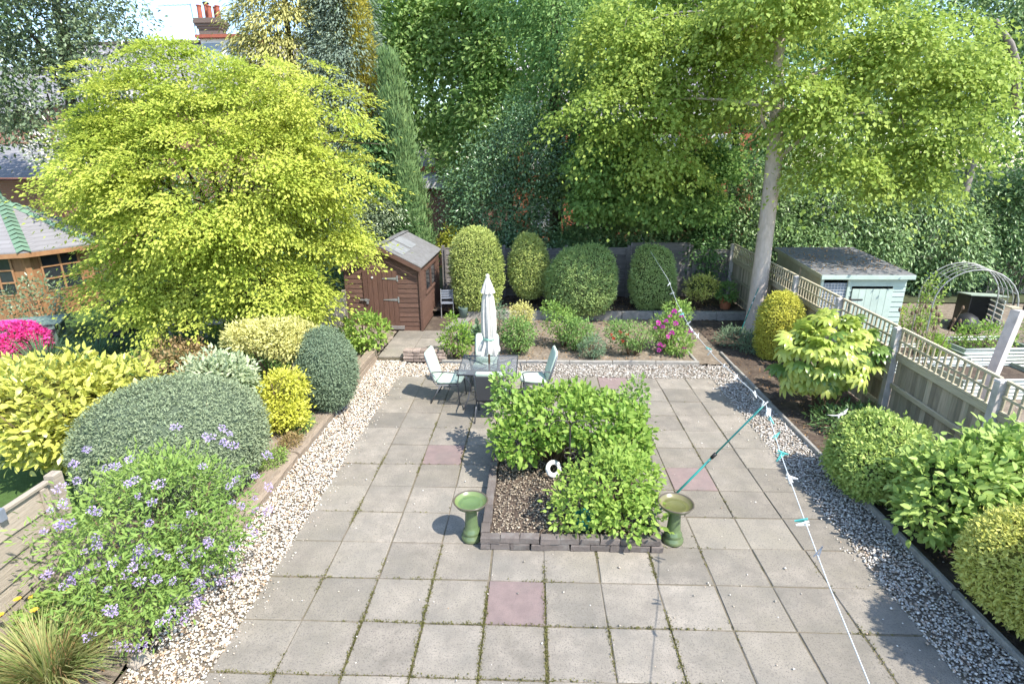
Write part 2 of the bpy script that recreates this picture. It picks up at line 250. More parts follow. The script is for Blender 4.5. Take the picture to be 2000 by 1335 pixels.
# ------------------------------------------------------------------ mesh helpers
def tag(o, label=None, cat=None, group=None, kind=None):
    if label: o['label'] = label
    if cat: o['category'] = cat
    if group: o['group'] = group
    if kind: o['kind'] = kind
    return o
def link(name, data, parent=None, loc=None):
    o = bpy.data.objects.new(name, data); COL.objects.link(o)
    if parent is not None: o.parent = parent
    if loc is not None: o.location = loc
    return o
def thing(name, label, cat, loc=(0, 0, 0), rz=0, group=None):
    o = link(name, None); o.location = loc; o.rotation_euler = (0, 0, rz); o.empty_display_size = .1
    return tag(o, label, cat, group)
class MB:
    def __init__(s): s.v = []; s.f = []; s.m = []; s.mi = 0
    def add(s, vs, fs):
        b = len(s.v); s.v += [tuple(x) for x in vs]; s.f += [[b + i for i in f] for f in fs]; s.m += [s.mi] * len(fs); return s
    def box(s, c, d, rz=0, rx=0, ry=0, taper=1.0):
        hx, hy, hz = d[0] / 2, d[1] / 2, d[2] / 2
        vs = [Vector((x * (taper if z > 0 else 1), y * (taper if z > 0 else 1), z)) for z in (-hz, hz) for x, y in ((-hx, -hy), (hx, -hy), (hx, hy), (-hx, hy))]
        if rz or rx or ry:
            q = Matrix.Rotation(rz, 3, 'Z') @ Matrix.Rotation(ry, 3, 'Y') @ Matrix.Rotation(rx, 3, 'X'); vs = [q @ v for v in vs]
        c = Vector(c)
        return s.add([v + c for v in vs], [(3, 2, 1, 0), (4, 5, 6, 7), (0, 1, 5, 4), (1, 2, 6, 5), (2, 3, 7, 6), (3, 0, 4, 7)])
    def bevbox(s, c, d, b=.008, j=0.0, rz=0):
        x, y, z = d[0] / 2, d[1] / 2, d[2] / 2; vs = []
        def rect(hx, hy, zz): return [Vector((px + random.uniform(-j, j), py + random.uniform(-j, j), zz + random.uniform(-j, j) * .5)) for px, py in ((-hx, -hy), (hx, -hy), (hx, hy), (-hx, hy))]
        vs = rect(x - b, y - b, -z) + rect(x, y, -z + b) + rect(x, y, z - b) + rect(x - b, y - b, z)
        q = Matrix.Rotation(rz, 3, 'Z'); c = Vector(c); vs = [q @ v + c for v in vs]
        fs = [(3, 2, 1, 0), (12, 13, 14, 15)]
        for k in range(3):
            for i in range(4): fs.append((k * 4 + i, k * 4 + (i + 1) % 4, k * 4 + 4 + (i + 1) % 4, k * 4 + 4 + i))
        return s.add(vs, fs)
    def bar(s, a, b, w, h=None, seg=4, roll=0):
        return s.tube([a, b], [w / 2, w / 2], seg=seg)
    def tube(s, pts, rad, seg=8, cap=True, closed=False):
        pts = [Vector(p) for p in pts]
        if not hasattr(rad, '__len__'): rad = [rad] * len(pts)
        rings = []; prev = None
        for i, p in enumerate(pts):
            if closed: d = (pts[(i + 1) % len(pts)] - pts[i - 1])
            else: d = pts[min(i + 1, len(pts) - 1)] - pts[max(i - 1, 0)]
            if d.length < 1e-7: d = Vector((0, 0, 1))
            d.normalize()
            if prev is None: prev = d.orthogonal().normalized() if abs(d.z) < .999 else Vector((1, 0, 0))
            u = (prev - d * prev.dot(d))
            if u.length < 1e-5: u = d.orthogonal()
            u.normalize(); prev = u; v = d.cross(u)
            rings.append([p + (u * math.cos(t) + v * math.sin(t)) * rad[i] for t in [2 * math.pi * k / seg for k in range(seg)]])
        vs = [x for r in rings for x in r]; fs = []
        n = len(pts)
        for i in range(n if closed else n - 1):
            j = (i + 1) % n
            for k in range(seg): fs.append((i * seg + k, i * seg + (k + 1) % seg, j * seg + (k + 1) % seg, j * seg + k))
        if cap and not closed: fs.append(tuple(range(seg))[::-1]); fs.append(tuple((n - 1) * seg + k for k in range(seg)))
        return s.add(vs, fs)
    def lathe(s, prof, seg=24, c=(0, 0, 0), cap=True):
        vs = []; fs = []
        for r, z in prof:
            for k in range(seg): t = 2 * math.pi * k / seg; vs.append((c[0] + r * math.cos(t), c[1] + r * math.sin(t), c[2] + z))
        for i in range(len(prof) - 1):
            for k in range(seg): fs.append((i * seg + k, i * seg + (k + 1) % seg, (i + 1) * seg + (k + 1) % seg, (i + 1) * seg + k))
        if cap: fs.append(tuple(range(seg))[::-1]); fs.append(tuple((len(prof) - 1) * seg + k for k in range(seg)))
        return s.add(vs, fs)
    def poly(s, pts, th):
        """extruded polygon: pts 3D loop, th extrusion vector"""
        n = len(pts); th = Vector(th); vs = [Vector(p) for p in pts] + [Vector(p) + th for p in pts]
        fs = [tuple(range(n))[::-1], tuple(range(n, 2 * n))] + [(i, (i + 1) % n, n + (i + 1) % n, n + i) for i in range(n)]
        return s.add(vs, fs)
    def mesh(s, name, mats, smooth=False):
        me = bpy.data.meshes.new(name); me.from_pydata(s.v, [], s.f)
        if not isinstance(mats, (list, tuple)): mats = [mats]
        for m in mats: me.materials.append(m)
        if len(mats) > 1: me.polygons.foreach_set('material_index', s.m)
        if smooth: me.polygons.foreach_set('use_smooth', [True] * len(me.polygons))
        me.update(); return me
    def build(s, name, mats, parent=None, smooth=False, loc=None):
        return link(name, s.mesh(name, mats, smooth), parent, loc)
def smooth_by(o, ang=35):
    me = o.data; me.polygons.foreach_set('use_smooth', [True] * len(me.polygons))
    try: me.set_sharp_from_angle(angle=R(ang))
    except Exception: pass
    return o
def npmesh(name, V, F, mat_, parent=None, var=None, tint=None, smooth=False, world=True, midx=None):
    V = np.asarray(V, np.float32); F = np.asarray(F, np.int32)
    if parent is not None and world: V = V - np.array(parent.location, np.float32)
    me = bpy.data.meshes.new(name)
    k = F.shape[1]
    me.vertices.add(len(V)); me.vertices.foreach_set('co', V.ravel())
    me.loops.add(F.size); me.loops.foreach_set('vertex_index', F.ravel())
    me.polygons.add(len(F)); me.polygons.foreach_set('loop_start', np.arange(0, F.size, k, dtype=np.int32))
    for m in (mat_ if isinstance(mat_, (list, tuple)) else [mat_]): me.materials.append(m)
    if midx is not None: me.polygons.foreach_set('material_index', np.asarray(midx, np.int32))
    me.update(calc_edges=True)
    if smooth: me.polygons.foreach_set('use_smooth', np.ones(len(F), bool))
    if var is not None:
        a = me.attributes.new('var', 'FLOAT', 'POINT'); a.data.foreach_set('value', np.asarray(var, np.float32))
    if tint is not None:
        a = me.attributes.new('tint', 'FLOAT_COLOR', 'POINT'); a.data.foreach_set('color', np.asarray(tint, np.float32).ravel())
    return link(name, me, parent)

# ------------------------------------------------------------------ foliage helpers
def nrm(a): return a / np.maximum(np.linalg.norm(a, axis=-1, keepdims=True), 1e-9)
def rdir(n): return nrm(rng.normal(size=(n, 3)))
class Lump:
    def __init__(s, f=1.0, k=7): s.a = rng.normal(size=(k, 3)) * f; s.p = rng.uniform(0, 6.28, k); s.k = k
    def __call__(s, P): return np.sin(P @ s.a.T + s.p).sum(1) / math.sqrt(s.k)
def leaves(P, D, N, L, W, hexa=False, fold=.12, curl=.1):
    """one folded leaf per row of P"""
    n = len(P); L = np.broadcast_to(np.asarray(L, float), (n,))[:, None]; W = np.broadcast_to(np.asarray(W, float), (n,))[:, None]
    D = nrm(D); S = nrm(np.cross(D, N)); N = np.cross(S, D)
    b = P; t = P + D * L - N * L * curl
    if not hexa:
        l_ = P + D * L * .45 + S * W * .5 + N * W * fold; r_ = P + D * L * .45 - S * W * .5 + N * W * fold
        V = np.stack([b, r_, t, l_], 1).reshape(-1, 3); i = np.arange(n)[:, None] * 4
        F = np.concatenate([i + np.array([[0, 1, 2]]), i + np.array([[0, 2, 3]])]); k = 4
    else:
        pts = [b]
        for s, a, wd in ((-1, .28, .43), (-1, .62, .42)): pts.append(P + D * L * a + S * W * wd * s + N * (W * fold - L * curl * a * a))
        pts.append(t)
        for s, a, wd in ((1, .62, .42), (1, .28, .43)): pts.append(P + D * L * a + S * W * wd * s + N * (W * fold - L * curl * a * a))
        V = np.stack(pts, 1).reshape(-1, 3); i = np.arange(n)[:, None] * 6
        F = np.concatenate([i + np.array([[0, 1, 2, 3]]), i + np.array([[0, 3, 4, 5]])]); k = 6
    return V, F, k
def blob_pts(blobs, n, shell=(.78, 1.02), amp=.12, f=1.3, back=.35, inner=.72, ground=None):
    """points through the outer shell of a union of ellipsoids; returns points, outward normals"""
    B = np.array([b[:6] for b in blobs], float); wgt = np.array([(b[3] * b[4] + b[3] * b[5] + b[4] * b[5]) * (b[6] if len(b) > 6 else 1) for b in blobs]); wgt = wgt / wgt.sum()
    lump = Lump(f)
    out_p, out_n = [], []; have = 0
    for _ in range(40):
        m = int((n - have) * 1.6) + 50; bi = rng.choice(len(B), m, p=wgt); U = rdir(m)
        r = rng.uniform(shell[0], shell[1], m) + 0
        C = B[bi, :3]; A = B[bi, 3:6]
        P = C + U * A * (r * (1 + amp * lump(C + U * A)))[:, None]
        Nn = nrm(U / A)
        keep = np.ones(m, bool)
        for j in range(len(B)):
            d = (((P - B[j, :3]) / B[j, 3:6]) ** 2).sum(1)
            keep &= ~((d < inner * inner) & (bi != j))
        facing = ((CAM - P) * Nn).sum(1)
        keep &= (facing > 0) | (rng.random(m) < back)
        if ground is not None: keep &= P[:, 2] > ground
        out_p.append(P[keep]); out_n.append(Nn[keep]); have += keep.sum()
        if have >= n: break
    return np.concatenate(out_p)[:n], np.concatenate(out_n)[:n]
def sprays(P, N, per, spread, flat=.5, L=.08, W=.05, out=.6, up=.0, rnd=.7, down=0., tiltup=.0, nup=.6, jit=.4, hexa=False, fold=.12, curl=.12, axis=None, vs=.5, pad=0., fan=0., nj=.35):
    """leaves gathered in sprays round every P; returns V, F, var"""
    n = len(P); q = rng.normal(size=(n, per, 3)) * .55
    ax = nrm(N * (1 - tiltup) + np.array([0, 0, 1.]) * tiltup + rng.normal(size=(n, 3)) * .12) if axis is None else axis
    a = (q * ax[:, None]).sum(2, keepdims=True); q = q - ax[:, None] * a * (1 - flat)
    off = q * spread
    if fan:
        hN = N * np.array([1, 1, 0.]) + rng.normal(size=N.shape) * np.array([.35, .35, 0]); hN = nrm(hN); al = (off * hN[:, None]).sum(2, keepdims=True)
        off = off + hN[:, None] * (al * fan + spread * .2); off[..., 2] -= np.maximum(0, (off * hN[:, None]).sum(2)) * .28
    if pad: off[..., 2] -= pad * (off[..., :2] ** 2).sum(2) / spread
    Q = (P[:, None] + off).reshape(-1, 3); NN = np.repeat(N, per, 0)
    D = nrm(off.reshape(-1, 3)) * .7 + NN * out + rng.normal(size=Q.shape) * rnd * .6 + np.array([0, 0, up - down])
    nn = NN * (1 - nup) + np.array([0, 0, nup]) + rng.normal(size=Q.shape) * nj
    s = 1 + rng.uniform(-jit, jit, len(Q))
    V, F, k = leaves(Q, D, nn, L * s, W * s, hexa, fold, curl)
    sv = np.repeat(np.clip(.5 + .30 * Lump(1.4)(P) + .25 * rng.normal(size=n), 0, 1), per) * vs + rng.random(len(Q)) * (1 - vs)
    return V, F, np.repeat(sv, k)
def join(parts):
    Vs, Fs, vs = [], [], []; o = 0
    for V, F, v in parts: Vs.append(V); Fs.append(F + o); vs.append(v); o += len(V)
    return np.concatenate(Vs), np.concatenate(Fs), np.concatenate(vs)
def core(blobs, s=.86, seg=18):
    Vs, Fs = [], []; o = 0
    for b in blobs:
        th = np.linspace(0.05, math.pi - .05, seg); ph = np.linspace(0, 2 * math.pi, seg * 2, endpoint=False)
        T, PH = np.meshgrid(th, ph, indexing='ij'); U = np.stack([np.sin(T) * np.cos(PH), np.sin(T) * np.sin(PH), np.cos(T)], -1).reshape(-1, 3)
        V = np.array(b[:3]) + U * np.array(b[3:6]) * s * (1 + .05 * Lump(3)(U)[:, None]); Vs.append(V)
        n2 = seg * 2
        for i in range(seg - 1):
            for k in range(n2): Fs.append((o + i * n2 + k, o + (i + 1) * n2 + k, o + (i + 1) * n2 + (k + 1) % n2, o + i * n2 + (k + 1) % n2))
        o += len(V)
    return np.concatenate(Vs), np.array(Fs)
def limb(mb, a, b, r0, r1, bend=.12, seg=7, n=5):
    a, b = Vector(a), Vector(b); d = (b - a).length
    o1 = Vector(np.clip(rng.normal(size=3), -1.5, 1.5)) * bend * d; pts, rad = [], []
    for i in range(n + 1):
        t = i / n; pts.append(a.lerp(b, t) + o1 * math.sin(math.pi * t) * .5 + Vector((0, 0, 1)) * 0); rad.append(r0 * (1 - t) + r1 * t)
    mb.tube(pts, rad, seg); return pts
def wood(name, parent, base, top, r0, r1, targets, mat_, twigs=3, seg=10, kink=.05, flare=1.0, stems=1):
    """a trunk with limbs up to the targets; world coordinates"""
    mb = MB(); loc = Vector(parent.location); base = Vector(base); top = Vector(top)
    pts, rad = [], []; o = Vector(rng.normal(size=3)) * kink
    n = 9
    for i in range(n + 1):
        t = i / n; p = base.lerp(top, t) + o * math.sin(math.pi * 1.5 * t); pts.append(p); rad.append((r0 * (1 - t) + r1 * t) * (1 + (flare - 1) * math.exp(-t * 9)))
    mb.tube(pts, rad, seg)
    for tg in targets:
        tg = Vector(tg); k = int(n * random.uniform(.45, .98)); s = pts[k]
        lp = limb(mb, s, tg, rad[k] * .62, .02, .15, 7, 6)
        for _ in range(twigs):
            q = lp[random.randint(2, 5)]; e = q + Vector(rng.normal(size=3)) * (tg - s).length * .22
            limb(mb, q, e, .022, .006, .1, 5, 3)
    mb.v = [tuple(Vector(v) - loc) for v in mb.v]
    return mb.build(name, mat_, parent, smooth=True)

def stems(parent, c, spread, h, n, r=.012, mat_='twig', name='stem', out=.5):
    """a fan of stems from the ground into a shrub, one part"""
    mb = MB(); loc = Vector(parent.location)
    for i in range(n):
        a = rng.uniform(0, 6.28); k = math.sqrt(rng.random())
        b0 = Vector((c[0] + math.cos(a) * spread * .3 * k, c[1] + math.sin(a) * spread * .3 * k, c[2])) - loc
        e = Vector((c[0] + math.cos(a) * spread * out * 2 * k, c[1] + math.sin(a) * spread * out * 2 * k, c[2] + h * rng.uniform(.75, 1.05))) - loc
        limb(mb, b0, e, r, r * .5, .08, 5, 4)
    return mb.build(name, M[mat_], parent, smooth=True)

def tree_crown(parent, blobs, ns, per, spread, L, W, mat_, name='crown', tier=0, **k):
    pk = {x: k.pop(x) for x in ('shell', 'amp', 'f', 'back', 'inner', 'ground') if x in k}
    P, N = blob_pts(blobs, ns, **pk)
    if tier:
        ph = Lump(.55)(P) * tier * .6; P[:, 2] = np.round((P[:, 2] - ph) / tier) * tier + ph + rng.normal(size=len(P)) * tier * .28
    V, F, v = sprays(P, N, per, spread, L=L, W=W, **k)
    return npmesh(name, V, F, M[mat_], parent, v), P, N

def clipped(name, label, c, r, n, L, W, leaf, inner, power=2.0, group=None, cat='shrub', base=0.0, amp=.06, f=2.0, holes=0, flatb=None, part='foliage', stemh=None):
    """a clipped shrub: tight skin of small sprigs over an inner mass of twigs"""
    t = thing(name, label, cat, (c[0], c[1], base), group=group)
    rr = np.array(r if len(r) == 3 else (r[0], r[0], r[1]), float); c = np.array(c, float)
    lump = Lump(f / max(.3, rr.mean()))
    U = rdir(int(n * 1.5))
    if power != 2.0:
        q = (np.abs(U) ** power).sum(1) ** (1 / power); U2 = U / q[:, None]
    else: U2 = U
    P0 = c + U2 * rr
    Nn = nrm(np.sign(U2) * np.abs(U2) ** (power - 1) / rr)
    keep = ((((CAM - P0) * Nn).sum(1) > -.3) | (rng.random(len(U)) < .4)) & (P0[:, 2] > base + .03)
    if flatb is not None: keep &= P0[:, 2] > flatb
    P0, Nn = P0[keep][:n], Nn[keep][:n]
    lu = lump(P0); P = P0 + Nn * (lu * amp + Lump(9)(P0) * .012 + rng.uniform(-1, .4, len(P0)) * L * .9 + (rng.random(len(P0)) < .03) * rng.uniform(0, 1.3, len(P0)) * L)[:, None]
    if holes:
        hl = Lump(5.5)(P); kk = hl < 1.5; P, Nn = P[kk], Nn[kk]
    V, F, v = sprays(P, Nn, 3, L * 1.0, flat=1, L=L, W=W, out=.55, rnd=1.1, up=.15, nup=.3, vs=.5)
    npmesh(part, V, F, M[leaf], t, v)
    # core in the same lumpy shape
    seg = 20; th = np.linspace(.04, math.pi - .04, seg); ph = np.linspace(0, 2 * math.pi, 40, endpoint=False)
    T, PH = np.meshgrid(th, ph, indexing='ij'); U = np.stack([np.sin(T) * np.cos(PH), np.sin(T) * np.sin(PH), np.cos(T)], -1).reshape(-1, 3)
    if power != 2.0: U = U / ((np.abs(U) ** power).sum(1) ** (1 / power))[:, None]
    Vc = c + U * rr; Nc = nrm(np.sign(U) * np.abs(U) ** (power - 1) / rr); Vc = Vc + Nc * (lump(Vc) * amp - L * .75)[:, None]
    Vc[:, 2] = np.maximum(Vc[:, 2], base + .01 if flatb is None else flatb)
    F = np.array([(i * 40 + k, (i + 1) * 40 + k, (i + 1) * 40 + (k + 1) % 40, i * 40 + (k + 1) % 40) for i in range(seg - 1) for k in range(40)])
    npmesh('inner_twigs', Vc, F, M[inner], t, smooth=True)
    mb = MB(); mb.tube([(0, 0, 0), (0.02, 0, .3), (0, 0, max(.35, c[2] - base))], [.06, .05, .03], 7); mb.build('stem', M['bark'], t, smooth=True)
    return t

def leaf_meshes(name, L, W, mat_, n=3, lobes=None):
    """shared meshes for single leaves, base at the origin, tip along +X, face up"""
    out = []
    for k in range(n):
        mb = MB(); cur = [.10, .22, .32][k % 3]; fo = [.12, .2, .06][k % 3]
        def prof(a): return math.sin(math.pi * min(1, a ** .8)) ** .8
        st = [0, .18, .4, .62, .82, 1.0]
        vs, fs = [], []
        for a in st:
            x = L * a; z = -L * cur * a * a; wv = W * .5 * (prof(a) if 0 < a < 1 else 0)
            vs += [(x, -wv, z + fo * wv), (x, 0, z), (x, wv, z + fo * wv)]
        for i in range(len(st) - 1):
            b = i * 3
            if i == 0: fs += [(b + 1, b + 3, b + 4), (b + 1, b + 4, b + 5)]
            elif i == len(st) - 2: fs += [(b, b + 4, b + 1), (b + 1, b + 4, b + 2)]
            else: fs += [(b, b + 3, b + 4, b + 1), (b + 1, b + 4, b + 5, b + 2)]
        mb.add(vs, fs); me = mb.mesh(name, mat_, True)
        a = me.attributes.new('var', 'FLOAT', 'POINT'); a.data.foreach_set('value', [random.uniform(.1, .8)] * len(me.vertices)); out.append(me)
    return out
def place_leaf(name, me, P, D, N, parent, s=1.0):
    D = Vector(D).normalized(); S = Vector(N).cross(D)
    if S.length < 1e-4: S = D.orthogonal()
    S.normalize(); N = D.cross(S)
    mt = Matrix((D * s, S * s, N * s)).transposed().to_4x4(); mt.translation = Vector(P) - Vector(parent.location)
    o = link(name, me, parent); o.matrix_local = mt; return o
def leafy(name, label, blobs, n, per, L, W, leaf, cat='shrub', base=0., nind=0, spread=.12, stem=(12, .6), core_=None, group=None, leafname='leaf', flat=.6, **k):
    """a loose leafy shrub: stems, a mass of leaves and, nearest the viewer, single leaves"""
    b0 = blobs[0]; t = thing(name, label, cat, (b0[0], b0[1], base), group=group)
    kw = dict(out=.5, up=.15, rnd=.7, nup=.55, hexa=True); kw.update({x: k[x] for x in k if x in ('out', 'up', 'rnd', 'nup', 'down', 'tiltup', 'hexa', 'vs', 'jit', 'curl')})
    pk = {x: k[x] for x in k if x in ('shell', 'amp', 'f', 'back', 'inner', 'ground')}
    pk.setdefault('shell', (.6, 1.03)); pk.setdefault('ground', base + .04); pk.setdefault('amp', .14)
    P, N = blob_pts(blobs, n, **pk)
    V, F, v = sprays(P, N, per, spread, flat=flat, L=L, W=W, **kw)
    tag(npmesh('foliage', V, F, M[leaf], t, v), kind='stuff' if nind else None)
    if nind:
        ms = leaf_meshes(leafname, L * 1.12, W * 1.1, M[leaf])
        P, N = blob_pts(blobs, nind, shell=(.98, 1.07), amp=pk['amp'], back=0.0, ground=pk['ground'])
        for p_, n_ in zip(P, N):
            d = n_ * .6 + rng.normal(size=3) * .55 + np.array([0, 0, -.1]); nn = n_ * .4 + np.array([0, 0, .8]) + rng.normal(size=3) * .25
            place_leaf(leafname, random.choice(ms), p_, d, nn, t, random.uniform(.8, 1.15))
    if stem: stems(t, (b0[0], b0[1], base), max(b0[3], b0[4]) * .8, b0[2] + b0[5] * stem[1] - base, stem[0])
    if core_:
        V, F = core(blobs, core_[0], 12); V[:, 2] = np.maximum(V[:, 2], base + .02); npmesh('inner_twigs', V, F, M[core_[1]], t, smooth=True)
    return t
def blades(name, parent, c, n, h, spread, mat_, w=.012, lean=.7, seg=4):
    """arching strap leaves from one crown"""
    a = rng.uniform(0, 6.28, n); k = np.sqrt(rng.random(n)); hh = h * rng.uniform(.6, 1.1, n)
    dirs = np.stack([np.cos(a), np.sin(a), np.zeros(n)], 1); side = np.stack([-np.sin(a), np.cos(a), np.zeros(n)], 1)
    b0 = np.array(c) + dirs * (k * spread * .35)[:, None] + rng.normal(size=(n, 3)) * np.array([.02, .02, 0])
    V = []; 
    for i in range(seg + 1):
        t = i / seg; p = b0 + dirs * (k * lean * hh * t ** 1.6)[:, None] + np.array([0, 0, 1.]) * (hh * (t - .45 * k * lean * t * t * t))[:, None]
        wd = w * (1 - t * .92)
        V += [p - side * wd, p + side * wd]
    V = np.stack(V, 1).reshape(-1, 3); i0 = np.arange(n)[:, None] * (2 * seg + 2)
    F = np.concatenate([i0 + np.array([[2 * j, 2 * j + 1, 2 * j + 3, 2 * j + 2]]) for j in range(seg)])
    return npmesh(name, V, F, M[mat_], parent, np.repeat(rng.random(n), 2 * seg + 2))
def sheet(name, x0, x1, y0, y1, zf, mat_, nx=20, ny=20, kind='structure', rough=0.0):
    xs = np.linspace(x0, x1, nx); ys = np.linspace(y0, y1, ny); X, Y = np.meshgrid(xs, ys)
    Z = np.vectorize(zf)(X, Y) + rng.normal(size=X.shape) * rough
    V = np.stack([X, Y, Z], -1).reshape(-1, 3)
    F = np.array([(j * nx + i, j * nx + i + 1, (j + 1) * nx + i + 1, (j + 1) * nx + i) for j in range(ny - 1) for i in range(nx - 1)])
    return tag(npmesh(name, V, F, M[mat_], smooth=True), kind=kind)

# =================================================================== THE SETTING
sheet('ground', -300, 300, -30, 600, lambda x, y: -.15, 'far_ground', 12, 12)
sheet('lawn', -45, -4.85, -5, 26, lambda x, y: .28 + .004 * max(0, -x - 8), 'lawn', 40, 40, rough=.004)
LB = lambda x, y: .09 + .22 * min(1, max(0, (-3.7 - x) / 1.0)) + .02 * math.sin(5 * y + 3 * x)
sheet('left_flower_bed', -5.0, -3.56, 2.0, 13.9, LB, 'soil_dry', 26, 160, rough=.013)
sheet('back_flower_bed', -2.15, 3.62, 11.72, 15.36, lambda x, y: .05 + .02 * math.sin(3 * x + 2 * y), 'soil_dry', 110, 70, rough=.012)
sheet('upper_flower_bed', -3.2, 6.0, 15.34, 17.4, lambda x, y: .26, 'soil', 90, 24, rough=.012)
sheet('right_flower_bed', 4.36, 6.08, 1.5, 15.4, lambda x, y: .01 + .006 * max(0, y - 8), 'soil', 34, 220, rough=.012)
sheet('garden_path', 3.6, 4.4, 11.66, 15.36, lambda x, y: .035, 'soil_dry', 20, 60, rough=.006)
sheet('neighbour_ground', 6.12, 60, -5, 30, lambda x, y: .0, 'soil_dry', 120, 90, rough=.012)
sheet('back_ground', -45, 60, 17.4, 60, lambda x, y: .05, 'far_ground', 20, 20)

# patio: slabs in a grid, each one a part
G0x, G0y, S = -2.2636, 3.7027, .6
pm = MB(); pm.add([(-2.9, 1.6, -.011), (3.78, 1.6, -.011), (3.78, 10.94, -.011), (-2.9, 10.94, -.011)], [(0, 1, 2, 3)])
patio = tag(pm.build('patio', M['joint']), kind='structure')
BX0, BX1, BY0, BY1 = -.60, 1.50, 5.40, 8.06        # centre bed, outside of its bricks
slab_me = []
for k in range(5):
    mb = MB(); mb.bevbox((0, 0, -.025), (.584, .584, .05), .006, .0035); slab_me.append(mb.mesh('paving_slab', M['slab']))
mb = MB(); mb.bevbox((0, 0, -.025), (.584, .584, .05), .006, .003); red_me = mb.mesh('paving_slab', M['slab_red'])
RED = {(3, 1), (1, 6), (7, 5), (6, 11)}
for j in range(-3, 12):
    for i in range(-1, 10):
        cx, cy = G0x + (i + .5) * S, G0y + (j + .5) * S
        if BX0 + .2 < cx - .3 and cx + .3 < BX1 - .2 and BY0 + .2 < cy - .3 and cy + .3 < BY1 - .2: continue
        o = link('paving_slab', red_me if (i, j) in RED else random.choice(slab_me), patio)
        o.location = (cx + random.uniform(-.006, .006), cy + random.uniform(-.006, .006), random.uniform(-.004, .004))
        o.rotation_euler = (R(random.uniform(-.25, .25)), R(random.uniform(-.25, .25)), R(random.choice((0, 90, 180, 270)) + random.uniform(-.5, .5)))
# moss and weeds in the joints
pts = []
mz = Lump(1.5); mz2 = Lump(4)
for i in range(0, 10):
    n = 2200; y = rng.uniform(2.4, 10.9, n); x = np.full(n, G0x + i * S) + rng.normal(size=n) * .009
    wgt = np.clip(1.15 - (y - 3.5) / 5.5, .06, 1) * (1.5 if i in (0, 1, 2, 3, 4, 6) else .45); pts.append((x, y, wgt))
for j in range(-2, 12):
    n = 1500; x = rng.uniform(-2.8, 3.7, n); y = np.full(n, G0y + j * S) + rng.normal(size=n) * .006
    wgt = np.clip(.75 - (y - 3.0) / 7, .04, 1) * np.where(x < 1.6, .75, .25); pts.append((x, y, wgt))
x = np.concatenate([p_[0] for p_ in pts]); y = np.concatenate([p_[1] for p_ in pts]); wg = np.concatenate([p_[2] for p_ in pts])
P = np.stack([x, y, np.full(len(x), -.010)], 1)
keep = (rng.random(len(x)) < wg * np.clip(.22 + .6 * mz(P) + .5 * mz2(P), 0, 1)) & ~((x > BX0) & (x < BX1) & (y > BY0) & (y < BY1))
P = P[keep]
V, F, v = sprays(P, np.tile(np.array([[0, 0, 1.]]), (len(P), 1)), 5, .014, 1, L=.018, W=.011, out=.8, rnd=1.1, nup=.2)
tag(npmesh('joint_moss', V, F, M['moss'], None, v), 'green moss and tiny weeds growing in the paving joints', 'moss', kind='stuff')

# gravel: base sheets and pebbles
def gravel(name, label, rects, dens, size, cols, zb=0.0):
    Ps = []
    for (x0, x1, y0, y1, d) in rects:
        n = int((x1 - x0) * (y1 - y0) * dens * d); Ps.append(np.stack([rng.uniform(x0, x1, n), rng.uniform(y0, y1, n), rng.uniform(-.004, .022, n) + zb], 1))
    P = np.concatenate(Ps); n = len(P)
    U = np.array([(1, 0, 0), (0, 1, 0), (-1, 0, 0), (0, -1, 0), (0, 0, 1), (0, 0, -1)], float)
    sc_ = np.stack([rng.uniform(.7, 1.35, n), rng.uniform(.6, 1.1, n), rng.uniform(.45, .8, n)], 1) * size * rng.lognormal(0, .22, n)[:, None]
    a = rng.uniform(0, 6.28, n); ti = rng.normal(size=n) * .35
    V = U[None] * sc_[:, None] * rng.uniform(.75, 1.2, (n, 6, 1))
    ct, st = np.cos(ti)[:, None], np.sin(ti)[:, None]
    y2 = V[:, :, 1] * ct - V[:, :, 2] * st; z2 = V[:, :, 1] * st + V[:, :, 2] * ct
    ca, sa = np.cos(a)[:, None], np.sin(a)[:, None]
    V = np.stack([V[:, :, 0] * ca - y2 * sa, V[:, :, 0] * sa + y2 * ca, z2], -1) + P[:, None]
    f = np.array([(0, 1, 4), (1, 2, 4), (2, 3, 4), (3, 0, 4), (1, 0, 5), (2, 1, 5), (3, 2, 5), (0, 3, 5)])
    F = (np.arange(n)[:, None, None] * 6 + f[None]).reshape(-1, 3)
    cc = np.array([c_[:3] for c_ in cols]); pr = np.array([c_[3] for c_ in cols]); pr = pr / pr.sum()
    col = cc[rng.choice(len(cc), n, p=pr)] * rng.uniform(.8, 1.15, (n, 1))
    tint = np.repeat(np.concatenate([col, np.ones((n, 1))], 1), 6, 0)
    return tag(npmesh(name, V.reshape(-1, 3), F, M['pebble'], None, tint=tint), label, 'gravel', kind='stuff')
for nm, x0, x1, y0, y1 in (('gravel_bed', -3.62, -2.86, 1.8, 11.86), ('gravel_bed', -2.86, 4.36, 10.9, 11.66), ('gravel_bed', 3.74, 4.36, 1.5, 10.9)):
    sheet(nm, x0, x1, y0, y1, lambda x, y: -.012, 'grit', 4, 4)
cream = [(.68, .62, .53, 4), (.56, .48, .38, 3), (.76, .73, .67, 3), (.46, .33, .22, 1.3), (.34, .30, .25, 1.2), (.60, .45, .34, 1)]
greyc = [(.56, .52, .47, 3), (.42, .38, .33, 3), (.70, .67, .62, 2.5), (.27, .25, .22, 1.5), (.5, .39, .31, 1)]
gravel('cream_gravel', 'strip of cream and white gravel along the left of the patio', [(-3.57, -2.84, 1.9, 11.86, 1), (-2.84, -1.4, 10.87, 11.66, .9)], 2250, .0155, cream)
gravel('mixed_gravel', 'grey and buff gravel along the back and right of the patio', [(-1.5, 4.33, 10.88, 11.66, .75), (3.7, 4.33, 1.5, 10.9, 1)], 2000, .0155, greyc)
